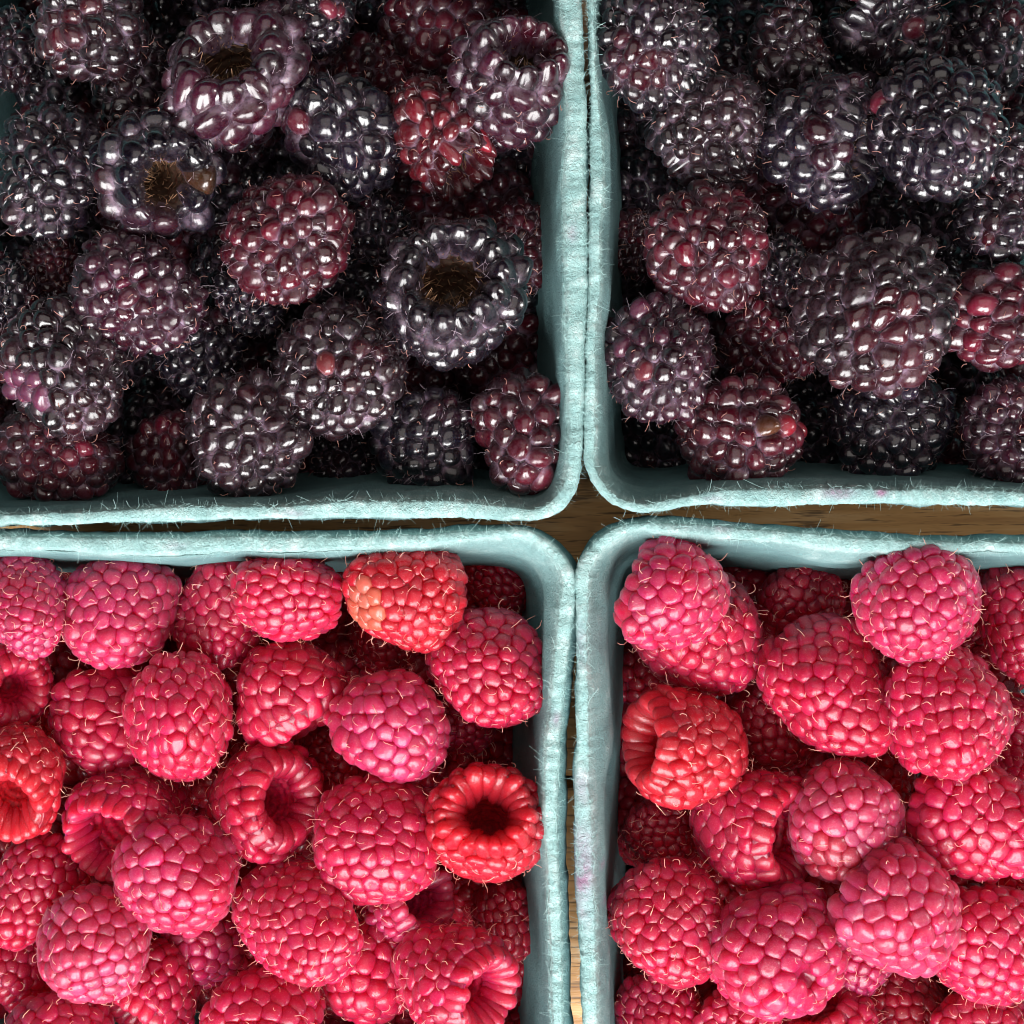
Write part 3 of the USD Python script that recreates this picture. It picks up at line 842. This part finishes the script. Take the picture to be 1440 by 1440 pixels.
# upper left basket, black raspberries
add("TL", 122, 35, 145, 165, -50, 15, -13, "brown", "reddish brown black raspberry cut by the top edge, second from the photo's left corner")
add("TL", 182, 115, 112, 160, -88, 15, -14, "brown", "narrow upright black raspberry squeezed between the big hollow one and the corner berries", ds=.20)
add("TL", 327, 104, 192, 165, -85, -66, -8, "plum", "large glossy black raspberry showing its brown hollow, near the top of the upper left basket", ds=.21, hole=.42)
add("TL", 432, 22, 140, 140, -70, 30, -15, "black", "black raspberry with reddish beads at the top edge, right of the big hollow one", spots=[(462, 15, 16, PINK)])
add("TL", 75, 240, 150, 190, -95, 25, -12, "black", "tall blue-black raspberry at the left edge, left of the broken one")
add("TL", 224, 250, 178, 150, 140, -58, -8, "ink", "broken black raspberry with dry fibres and an orange dried bead on its right", ds=.23, hole=.42, bites=[(258, 296, 24)], spots=[(283, 243, 14, TAN)])
add("TL", 475, 197, 152, 168, 15, 20, -13, "ink", "blue-black raspberry with pink crevices, between the big hollow one and the wine red one", ds=.20, spots=[(432, 160, 16, PINK)])
add("TL", 628, 195, 150, 190, 125, -22, -12, "blood", "wine red shiny black raspberry with a torn side, below the hollow one by the wall", ds=.19, bites=[(654, 192, 12)])
add("TL", 725, 112, 162, 140, -115, -60, -7, "plum", "hollow black raspberry leaning on the right wall, with a pink bead at its top", ds=.22, hole=.36, spots=[(767, 62, 13, PINK)])
add("TL", 622, 38, 150, 150, -60, 40, -27, "wine", "dim wine coloured black raspberry sunk at the top, beside the hollow one by the wall")
add("TL", 402, 334, 170, 180, -60, 62, -7, "wine", "round dark red black raspberry with small even beads, mid upper left basket", ds=.15)
add("TL", 190, 406, 150, 212, -25, 14, -8, "plum", "long plum coloured black raspberry lying aslant, left of the round dark red one", ds=.165)
add("TL", 637, 408, 198, 160, -90, -74, -7, "black", "large black raspberry with a wide open brown hollow, right of the round dark red one", ds=.19, hole=.46)
add("TL", 474, 516, 178, 180, -60, 58, -8, "brown", "black raspberry with a patch of salmon pink beads on its face", ds=.15, spots=[(452, 520, 17, (0.15, 0.028, 0.032)), (440, 500, 10, (0.15, 0.028, 0.032))])
add("TL", 92, 508, 178, 195, -60, 40, -9, "brown", "misshapen grey-black raspberry at the left edge with a pale pink cleft", ds=.165, bites=[(72, 548, 14)], spots=[(35, 548, 28, (0.10, 0.02, 0.05))])
add("TL", 350, 606, 172, 180, -80, 42, -9, "brown", "brownish black raspberry near the lower wall, left below the pink patched one", ds=.165)
add("TL", 78, 640, 158, 180, -10, 12, -16, "wine", "reddish fuzzy black raspberry in the lower left corner of the view above the teal rim", spots=[(100, 640, 22, (0.16, 0.012, 0.03))])
add("TL", 232, 642, 130, 135, -70, 30, -24, "wine", "dim dark red black raspberry tucked behind the brownish one near the lower wall")
add("TL", 598, 614, 145, 152, -65, 38, -15, "ink", "dull purple-black raspberry near the lower wall, left of the last one in the corner", ds=.19)
add("TL", 734, 600, 124, 172, -85, 32, -9, "wine", "reddish black raspberry with few large shiny beads in the corner of the upper left basket", ds=.235)
add("TL", 350, 415, 115, 125, -60, 30, -20, "ink", "small blue-black raspberry half hidden under the round dark red one")
add("TL", 276, 490, 120, 130, -70, 25, -24, "ink", "black raspberry peeping out below the long plum coloured one")
add("TL", 526, 316, 118, 130, -60, 25, -27, "black", "dim black raspberry sunk between the round dark red one and the wide open one")
add("TL", 732, 335, 115, 150, -80, 25, -25, "wine", "dim black raspberry with a pink cleft in shadow by the right wall", spots=[(732, 315, 12, PINK)])
add("TL", 2, 410, 95, 110, -30, 20, -20, "ink", "blue-black raspberry fragment at the left edge beside the long plum one")
add("TL", 72, 385, 110, 120, 50, 20, -25, "wine", "dim brown black raspberry behind the upper left end of the long plum one")
add("TL", 488, 648, 105, 110, -80, 40, -30, "black", "shadowed black raspberry deep between the two along the lower wall")
add("TL", 525, 112, 115, 120, -60, 30, -30, "wine", "shadowed black raspberry with a dull red glint, above the blue-black one with pink crevices")
add("TL", 12, 70, 100, 120, -60, 30, -28, "black", "shadowed black raspberry in the top left corner of the photo")
# upper right basket, black raspberries
add("TR", 922, 58, 172, 180, -115, 48, -6, "black", "greyish black raspberry with tight beads leaning over the left rim of the upper right basket", ds=.155)
add("TR", 988, 194, 142, 200, 40, 18, -12, "brown", "oblong black raspberry below the one leaning over the rim", ds=.165)
add("TR", 996, 343, 164, 188, -85, 52, -7, "wine", "shiny dark red black raspberry with a cluster of big flat beads on its face", ds=.165)
add("TR", 1105, 70, 108, 150, 90, 10, -22, "brown", "dim brown black raspberry standing near the top, with one column of big beads", ds=.23)
add("TR", 1252, 35, 150, 150, -30, -18, -21, "black", "torn black raspberry near the top edge with a pink crevice", ds=.20, bites=[(1215, 40, 16)], spots=[(1290, 35, 14, PINK)])
add("TR", 1166, 206, 166, 165, 165, -30, -12, "ink", "blue-black raspberry with a shadowed hollow on its right and one red scrap", ds=.19, spots=[(1170, 245, 9, PINK)])
add("TR", 1321, 175, 186, 195, -100, 58, -6, "ink", "big round black raspberry with purple crevices, top right", ds=.165, spots=[(1235, 150, 14, PINK)])
add("TR", 1432, 228, 90, 100, -60, 30, -10, "black", "black raspberry fragment with big shiny beads high on the right edge", ds=.24)
add("TR", 1412, 308, 118, 120, -100, 40, -12, "black", "shiny black raspberry at the right edge below the fragment with big beads", ds=.21)
add("TR", 1226, 432, 205, 225, -80, 48, -6, "brown", "largest black raspberry, grey and fuzzy, in the middle of the upper right basket", ds=.148, spots=[(1290, 378, 12, ORA)])
add("TR", 919, 500, 162, 180, -65, 45, -9, "plum", "plum black raspberry against the left wall of the upper right basket", ds=.165, spots=[(905, 510, 12, (0.13, 0.02, 0.03))])
add("TR", 1040, 606, 155, 165, -75, 48, -11, "wine", "round reddish black raspberry close to the lower wall with an orange fleck", ds=.17, spots=[(1073, 592, 10, ORA), (1105, 600, 12, (0.2, 0.01, 0.02))])
add("TR", 1254, 606, 168, 170, -88, 12, -19, "ink", "dark black raspberry with level rows of beads below the largest one", ds=.15)
add("TR", 1408, 442, 155, 160, -110, 40, -11, "wine", "dark red black raspberry at the right edge beside the largest one", ds=.19)
add("TR", 1420, 606, 150, 165, -80, 35, -12, "plum", "black raspberry at the right edge just above the lower rim", ds=.165)
add("TR", 1098, 392, 120, 130, 80, 20, -24, "black", "dim black raspberry in the gap left of the largest one")
add("TR", 1080, 485, 130, 150, -20, 10, -22, "wine", "dim shiny black raspberry lying low between the plum one and the largest one")
add("TR", 896, 338, 110, 130, -60, 20, -26, "wine", "shadowed dark red black raspberry behind the shiny dark red one, by the left wall")
add("TR", 1392, 58, 135, 140, -60, 40, -26, "black", "shadowed black raspberry in the top right corner of the photo")
# lower left basket, red raspberries
add("BL", 26, 842, 130, 160, -60, 35, -8, "pink", "hairy pinkish red raspberry at the left edge under the rim", ds=.165)
add("BL", 164, 856, 158, 165, -80, 42, -12, "pink", "raspberry with a purple tinge under the rim, second from the left edge", ds=.16)
add("BL", 312, 858, 135, 165, 75, 12, -16, "red", "raspberry with straight rows of beads partly behind the light pink one", ds=.17)
add("BL", 406, 840, 140, 158, 175, 22, -7, "bright", "light pink raspberry lying under the rim, left of the orange tinged one", ds=.165, p=.78)
add("BL", 570, 836, 142, 172, 178, 26, -6, "orange", "orange tinged raspberry with a notch bitten out of its right side", ds=.165, bites=[(652, 862, 14)], spots=[(520, 858, 24, PALE), (512, 832, 16, (0.7, 0.09, 0.06))], hair=1.2)
add("BL", 686, 932, 164, 178, -50, 42, -9, "red", "big deep red raspberry by the right wall of the lower left basket", ds=.16)
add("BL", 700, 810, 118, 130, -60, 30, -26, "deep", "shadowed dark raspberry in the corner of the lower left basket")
add("BL", 18, 966, 124, 120, 170, -62, -13, "red", "hollow raspberry cut by the left edge, upper of two", hole=.42)
add("BL", 150, 1006, 148, 160, -80, 30, -15, "red", "raspberry partly covered by the big one to its right, third row at the left", ds=.175)
add("BL", 248, 1008, 168, 178, -55, 52, -7, "bright", "big glossy raspberry left of the centre of the lower left basket", ds=.16, hair=1.2)
add("BL", 412, 972, 156, 150, 120, -8, -13, "red", "raspberry with long beads and a split lower end, right of the big glossy one", ds=.17, bites=[(440, 1035, 18)])
add("BL", 544, 1022, 146, 160, 60, 22, -7, "pink", "purple tinged raspberry with a dark cleft on its lower right", ds=.17, bites=[(570, 1075, 9)])
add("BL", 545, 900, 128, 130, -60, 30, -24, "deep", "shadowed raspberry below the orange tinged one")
add("BL", 648, 1018, 115, 140, -40, 10, -23, "red", "dim raspberry between the purple tinged one and the big deep red one")
add("BL", 380, 1122, 158, 165, 195, -48, -12, "red", "raspberry with its hollow half covered by a flap of beads", ds=.165, hole=.42)
add("BL", 525, 1178, 172, 180, -85, 66, -7, "bright", "plump raspberry pointing straight up with a tuft of hairs in its centre", ds=.15, hair=1.4)
add("BL", 687, 1156, 155, 175, -92, -68, -9, "orange", "raspberry showing a round empty hollow like a ring, by the right wall", ds=.155, hole=.42)
add("BL", 28, 1100, 150, 165, 85, -60, -9, "orange", "orange red hollow raspberry cut by the left edge, lower of two", hole=.42)
add("BL", 178, 1157, 164, 190, 45, -60, -12, "bright", "raspberry with its hollow open to the lower left, partly covered by a pinkish one", ds=.14, hole=.58)
add("BL", 248, 1226, 164, 178, -70, 48, -5, "pink", "pinkish raspberry resting against the open hollow of its neighbour", ds=.165, hair=.9)
add("BL", 60, 1240, 138, 170, -120, 22, -15, "red", "raspberry at the left edge below the orange red hollow one", ds=.18)
add("BL", 130, 1322, 158, 168, -60, 48, -6, "dusty", "palest dusty raspberry in the lower left basket", ds=.155, hair=.5)
add("BL", 412, 1287, 168, 190, -30, 40, -6, "bright", "large bright raspberry in the lower middle of the lower left basket", ds=.15)
add("BL", 570, 1262, 130, 140, 200, -46, -17, "pink", "raspberry with a curved purple lip, half under the plump upright one", ds=.19, hole=.5)
add("BL", 644, 1382, 168, 175, 168, -46, -8, "bright", "raspberry with its hollow turned to the right wall at the bottom of the photo", ds=.16, hole=.42)
add("BL", 282, 1325, 118, 130, -60, 30, -19, "pink", "dim purple raspberry under the pinkish one and the large bright one", ds=.19)
add("BL", 508, 1362, 138, 145, -70, 28, -16, "red", "raspberry with big round beads, between the large bright one and the bottom right one", ds=.20)
add("BL", 366, 1428, 172, 170, -60, 48, -9, "bright", "raspberry at the bottom edge below the large bright one", ds=.165)
add("BL", 75, 1442, 150, 150, -60, 45, -10, "pink", "raspberry at the bottom edge below the palest dusty one", ds=.165)
add("BL", 212, 1400, 150, 165, 55, -30, -17, "red", "raspberry with a shadowed hollow at the bottom edge, right of the palest one", hole=.48)
add("BL", 18, 1372, 122, 150, 40, -20, -20, "red", "dim raspberry at the left edge behind the palest dusty one")
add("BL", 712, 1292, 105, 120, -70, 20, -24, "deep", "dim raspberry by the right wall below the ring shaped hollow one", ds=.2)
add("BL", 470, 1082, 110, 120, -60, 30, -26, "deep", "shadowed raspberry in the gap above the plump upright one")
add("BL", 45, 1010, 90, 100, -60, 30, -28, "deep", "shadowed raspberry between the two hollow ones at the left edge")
# lower right basket, red raspberries
add("BR", 943, 830, 146, 176, -22, 10, -5, "pink", "cone shaped dull pink raspberry on top in the upper left of its basket", ds=.17, p=1.0, hair=1.2)
add("BR", 976, 892, 170, 170, -60, -24, -14, "red", "ridged raspberry under the cone shaped one", ds=.15, hole=.45)
add("BR", 1157, 962, 164, 212, -60, 32, -11, "red", "long deep red raspberry with raised shiny beads, left of two stacked ones", ds=.16, p=.95)
add("BR", 1290, 846, 166, 176, -90, 38, -4, "pink", "hairy raspberry right under the upper rim with two big beads on its face", ds=.15, hair=1.5)
add("BR", 1325, 1000, 172, 186, -50, 52, -5, "bright", "round bright pink raspberry under the hairy one by the rim", ds=.155, hair=1.3)
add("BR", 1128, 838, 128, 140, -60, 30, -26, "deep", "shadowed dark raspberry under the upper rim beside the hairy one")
add("BR", 1430, 880, 150, 165, -80, 30, -19, "red", "dim raspberry at the right edge under the upper rim")
add("BR", 960, 1048, 156, 172, -8, -24, -10, "orange", "orange red hollow raspberry against the left wall, open to the left", ds=.17, hole=.46)
add("BR", 1066, 1166, 162, 178, 172, -44, -12, "red", "curved raspberry with its hollow open to the right toward the dusty small one", ds=.165, hole=.48)
add("BR", 1188, 1152, 152, 170, 95, 26, -8, "dusty", "dusty pink raspberry with a red lower lip, in the middle of its basket", ds=.165, hair=.5, spots=[(1165, 1205, 34, (0.40, 0.008, 0.03))])
add("BR", 1368, 1150, 180, 205, -15, 25, -9, "bright", "large wet looking raspberry at the right edge with big beads", ds=.17)
add("BR", 935, 1290, 150, 178, -75, 42, -9, "red", "dark red hairy raspberry close to the left wall of its basket", ds=.155, hair=1.3)
add("BR", 1087, 1330, 178, 196, -60, 42, -5, "pink", "big pale pink raspberry in the lower left with a split at its lower right", ds=.165, bites=[(1140, 1378, 14)])
add("BR", 1258, 1266, 165, 196, -35, 18, -4, "dusty", "dustiest raspberry lying aslant with a flap at its left end", ds=.165, hair=.4)
add("BR", 1388, 1324, 160, 172, -80, 46, -9, "bright", "raspberry with small beads at the right edge, below the wet looking one", ds=.155, hair=1.2)
add("BR", 1205, 1345, 118, 120, -70, 25, -18, "pink", "raspberry tucked between the big pale one and the dustiest one", ds=.18)
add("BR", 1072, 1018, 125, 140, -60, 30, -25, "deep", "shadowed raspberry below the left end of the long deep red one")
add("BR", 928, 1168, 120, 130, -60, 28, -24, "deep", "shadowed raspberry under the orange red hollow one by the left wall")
add("BR", 930, 1432, 120, 130, -60, 35, -18, "red", "dim raspberry at the bottom edge by the left wall")
add("BR", 1040, 1428, 140, 150, -60, 40, -13, "red", "raspberry at the bottom edge under the big pale pink one", ds=.165)
add("BR", 1165, 1428, 130, 140, -60, -20, -17, "red", "smooth ridged raspberry at the bottom edge, right of the big pale pink one")
add("BR", 1378, 1432, 145, 150, -60, 40, -15, "red", "raspberry at the bottom edge near the right corner", ds=.165)
add("BR", 1448, 1240, 110, 120, -60, 30, -19, "red", "raspberry sliver at the right edge between the wet looking one and the small beaded one")
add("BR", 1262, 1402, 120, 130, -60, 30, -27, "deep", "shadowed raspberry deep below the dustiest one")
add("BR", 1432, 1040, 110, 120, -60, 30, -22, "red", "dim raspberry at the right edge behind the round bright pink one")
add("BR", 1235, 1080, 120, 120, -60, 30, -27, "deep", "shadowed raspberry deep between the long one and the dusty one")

BOX = {(122, 35): (35, 217, -40, 108), (182, 115): (130, 232, 32, 187), (327, 104): (228, 430, 5, 206), (432, 22): (362, 492, -60, 82), (75, 240): (3, 150, 138, 342), (224, 250): (130, 320, 165, 337), (475, 197): (393, 555, 115, 277), (628, 195): (553, 702, 100, 290), (725, 112): (648, 802, 13, 212), (402, 334): (313, 490, 245, 422), (190, 406): (92, 290, 318, 492), (637, 408): (533, 740, 303, 512), (474, 516): (381, 566, 424, 608), (92, 508): (-5, 180, 410, 612), (350, 606): (260, 440, 520, 692), (78, 640): (-8, 168, 570, 708), (232, 642): (172, 302, 575, 702), (598, 614): (523, 668, 538, 692), (734, 600): (669, 797, 514, 687), (350, 415): (298, 402, 358, 472), (276, 490): (208, 347, 440, 542), (526, 316): (475, 580, 265, 372), (732, 335): (685, 778, 270, 412), (72, 385): (28, 112, 335, 422), (922, 58): (834, 1010, -22, 142), (988, 194): (897, 1082, 110, 277), (996, 343): (914, 1079, 248, 437), (1105, 70): (1053, 1157, 0, 140), (1252, 35): (1163, 1332, -45, 92), (1166, 206): (1082, 1252, 108, 302), (1321, 175): (1229, 1414, 73, 277), (1412, 308): (1355, 1475, 250, 362), (1226, 432): (1119, 1332, 314, 549), (919, 500): (837, 1001, 410, 590), (1040, 606): (958, 1120, 523, 687), (1254, 606): (1164, 1341, 528, 682), (1408, 442): (1334, 1490, 362, 522), (1420, 606): (1354, 1490, 523, 692), (1098, 392): (1040, 1142, 330, 452), (1080, 485): (1000, 1152, 425, 532), (896, 338): (850, 930, 285, 402), (26, 842): (-40, 89, 768, 922), (164, 856): (84, 246, 776, 935), (312, 858): (244, 372, 776, 942), (406, 840): (328, 484, 772, 909), (570, 836): (486, 662, 764, 907), (686, 932): (594, 776, 851, 1016), (700, 810): (638, 760, 763, 862), (18, 966): (-45, 79, 903, 1027), (150, 1006): (82, 226, 930, 1087), (248, 1008): (159, 337, 924, 1091), (412, 972): (331, 499, 903, 1052), (544, 1022): (464, 624, 944, 1102), (545, 900): (478, 602, 850, 937), (648, 1018): (600, 692, 955, 1067), (380, 1122): (299, 461, 1036, 1210), (525, 1178): (437, 614, 1089, 1267), (687, 1156): (606, 766, 1058, 1252), (28, 1100): (-50, 101, 1021, 1182), (178, 1157): (89, 267, 1073, 1242), (248, 1226): (162, 333, 1139, 1314), (60, 1240): (-10, 127, 1158, 1327), (130, 1322): (49, 210, 1239, 1404), (412, 1287): (317, 510, 1204, 1371), (570, 1262): (500, 642, 1205, 1327), (644, 1382): (551, 735, 1303, 1456), (282, 1325): (220, 347, 1270, 1377), (508, 1362): (439, 582, 1290, 1427), (366, 1428): (273, 455, 1364, 1510), (75, 1442): (-5, 162, 1394, 1530), (212, 1400): (133, 287, 1328, 1470), (18, 1372): (-40, 77, 1300, 1432), (712, 1292): (662, 757, 1235, 1347), (943, 830): (861, 1023, 751, 910), (976, 892): (884, 1066, 800, 977), (1157, 962): (1066, 1252, 855, 1067), (1290, 846): (1195, 1384, 771, 920), (1325, 1000): (1226, 1421, 913, 1085), (1128, 838): (1060, 1192, 785, 902), (1430, 880): (1373, 1500, 785, 962), (960, 1048): (871, 1046, 968, 1127), (1066, 1166): (977, 1160, 1083, 1252), (1188, 1152): (1111, 1269, 1066, 1247), (1368, 1150): (1265, 1475, 1060, 1232), (935, 1290): (858, 1012, 1202, 1380), (1087, 1330): (992, 1182, 1234, 1427), (1258, 1266): (1158, 1351, 1172, 1362), (1388, 1324): (1304, 1470, 1238, 1412), (1205, 1345): (1148, 1257, 1288, 1397), (1072, 1018): (1015, 1142, 950, 1082), (928, 1168): (866, 990, 1115, 1215), (1040, 1428): (963, 1117, 1385, 1500), (1165, 1428): (1098, 1227, 1380, 1500), (1378, 1432): (1303, 1450, 1380, 1510)}


def fit(row):
    """Solves centre, width and length so that the berry's outline fills the box it has in the photograph, seen in perspective at its own depth."""
    b, x, y, D, L, ang, tilt, zmm, tone, label, o = row
    if (x, y) not in BOX:
        return
    x0, x1, y0, y1 = BOX[(x, y)]
    w, h = x1 - x0, y1 - y0
    t_, a_ = math.radians(tilt), math.radians(ang)
    ax = np.array([math.cos(t_) * math.cos(a_), math.cos(t_) * math.sin(a_), math.sin(t_)])
    e1 = np.cross([0, 0, 1.0] if abs(ax[2]) < 0.99 else [1.0, 0, 0], ax)
    e1 /= np.linalg.norm(e1)
    e2 = np.cross(ax, e1)
    best = None
    for ratio in np.linspace(0.86, 1.40, 28):
        outer, _, rc, rh, zc = profile(0.5, ratio, o.get("hole", 0.46), o.get("p", 0.88))
        a = np.linspace(0, 2 * math.pi, 40, endpoint=False)
        r, z = outer[::4, 0][:, None], (outer[::4, 1] - 0.46 * ratio)[:, None]
        q = (r * np.cos(a))[..., None] * e1 + (r * np.sin(a))[..., None] * e2 + (z + 0 * a)[..., None] * ax
        q = q.reshape(-1, 3)
        lo, hi = q.min(0), q.max(0)
        ww, hh = hi[0] - lo[0], hi[1] - lo[1]
        s = math.sqrt(w * h / (ww * hh))
        err = abs(math.log(ww / hh * h / w)) + 0.12 * abs(ratio - 1.08)
        if best is None or err < best[0]:
            best = (err, s, s * ratio, (x0 + x1) / 2 - s * (hi[0] + lo[0]) / 2, (y0 + y1) / 2 + s * (hi[1] + lo[1]) / 2)
    _, row[3], row[4], row[1], row[2] = best
    if tilt < -40:                       # the petals of an open rim stand out a little
        row[3] *= 0.955


for r in ROWS:
    fit(r)

# settle heights a little so that neighbours do not sink into each other
GROUPS = {"TL": ("black", "black raspberries in the upper left basket"), "TR": ("black", "black raspberries in the upper right basket"),
          "BL": ("red", "red raspberries in the lower left basket"), "BR": ("red", "red raspberries in the lower right basket")}
for b in GROUPS:
    rs = [r for r in ROWS if r[0] == b]
    for it in range(60):
        for i in range(len(rs)):
            for j in range(i):
                A_, B_ = rs[i], rs[j]
                need = 0.40 * PX * 1e3 * (A_[3] + B_[3])
                dx, dy = (A_[1] - B_[1]) * PX * 1e3, (A_[2] - B_[2]) * PX * 1e3
                h2 = need ** 2 - dx * dx - dy * dy
                if h2 <= 0:
                    continue
                gapz = abs(A_[7] - B_[7])
                short = math.sqrt(h2) - gapz
                if short > 0:
                    lo, hi = (A_, B_) if A_[7] < B_[7] else (B_, A_)
                    lo[7] -= short * 0.12
                    hi[7] = min(hi[7] + short * 0.02, -2.5)
# the dim lower layer that shows in the gaps
rngf = np.random.default_rng(5)
boxes = {"TL": (-35, 700, -20, 615), "TR": (912, 1470, -20, 612), "BL": (-35, 690, 848, 1475), "BR": (925, 1470, 852, 1475)}
FILL = {"TL": "black raspberry in the dark bottom layer of the upper left basket", "TR": "black raspberry in the dark bottom layer of the upper right basket",
        "BL": "red raspberry in the dark bottom layer of the lower left basket", "BR": "red raspberry in the dark bottom layer of the lower right basket"}
fills = []
for b, (x0, x1, y0, y1) in boxes.items():
    rs = [r for r in ROWS if r[0] == b]
    for yy in np.linspace(y0, y1, 7):
        for xx in np.linspace(x0, x1, 7 if x1 - x0 > 600 else 6):
            x, y = xx + rngf.uniform(-12, 12), yy + rngf.uniform(-12, 12)
            D = rngf.uniform(132, 150)
            g = np.array([(x + D / 2 * u, y + D / 2 * v) for u in np.linspace(-1, 1, 9) for v in np.linspace(-1, 1, 9) if u * u + v * v < 1])
            free = np.ones(len(g), bool)
            for r in rs:
                free &= np.hypot(g[:, 0] - r[1], g[:, 1] - r[2]) > 0.47 * (r[3] + r[4]) / 2
            ok = free & (g[:, 0] > 0) & (g[:, 0] < 1440) & (g[:, 1] > 0) & (g[:, 1] < 1440)
            if ok.sum() >= 3:
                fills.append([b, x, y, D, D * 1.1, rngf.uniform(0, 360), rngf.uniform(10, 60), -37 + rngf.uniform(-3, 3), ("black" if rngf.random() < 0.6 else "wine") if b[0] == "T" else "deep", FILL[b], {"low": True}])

# a few more just beyond the top edge of the picture, which shade and tint those in view
for b, xs in (("TL", (30, 175, 320, 465, 610, 720)), ("TR", (925, 1065, 1205, 1345, 1470))):
    for x in xs:
        for y, z in ((-95, -9),):
            fills.append([b, x + rngf.uniform(-15, 15), y + rngf.uniform(-12, 12), 150, 165, rngf.uniform(0, 360), rngf.uniform(20, 60), z + rngf.uniform(-3, 2), "wine" if rngf.random() < 0.4 else "brown", {"TL": "black raspberry beyond the top edge of the upper left basket's view", "TR": "black raspberry beyond the top edge of the upper right basket's view"}[b], {"low": True}])

for i, r in enumerate(ROWS + fills):
    b, x, y, D, L, ang, tilt, z, tone, label, o = r
    o = dict(o)
    low = o.pop("low", False)
    if low:
        o.update(parts=False, hair=0.3, fuzz=0.3)
    berry(GROUPS[b][0], x, y, D, L, ang, tilt, z, tone, label, (label if low else GROUPS[b][1]), i, **o)
print("berries", len(ROWS), "fill", len(fills), "drupelet parts", n_prims)
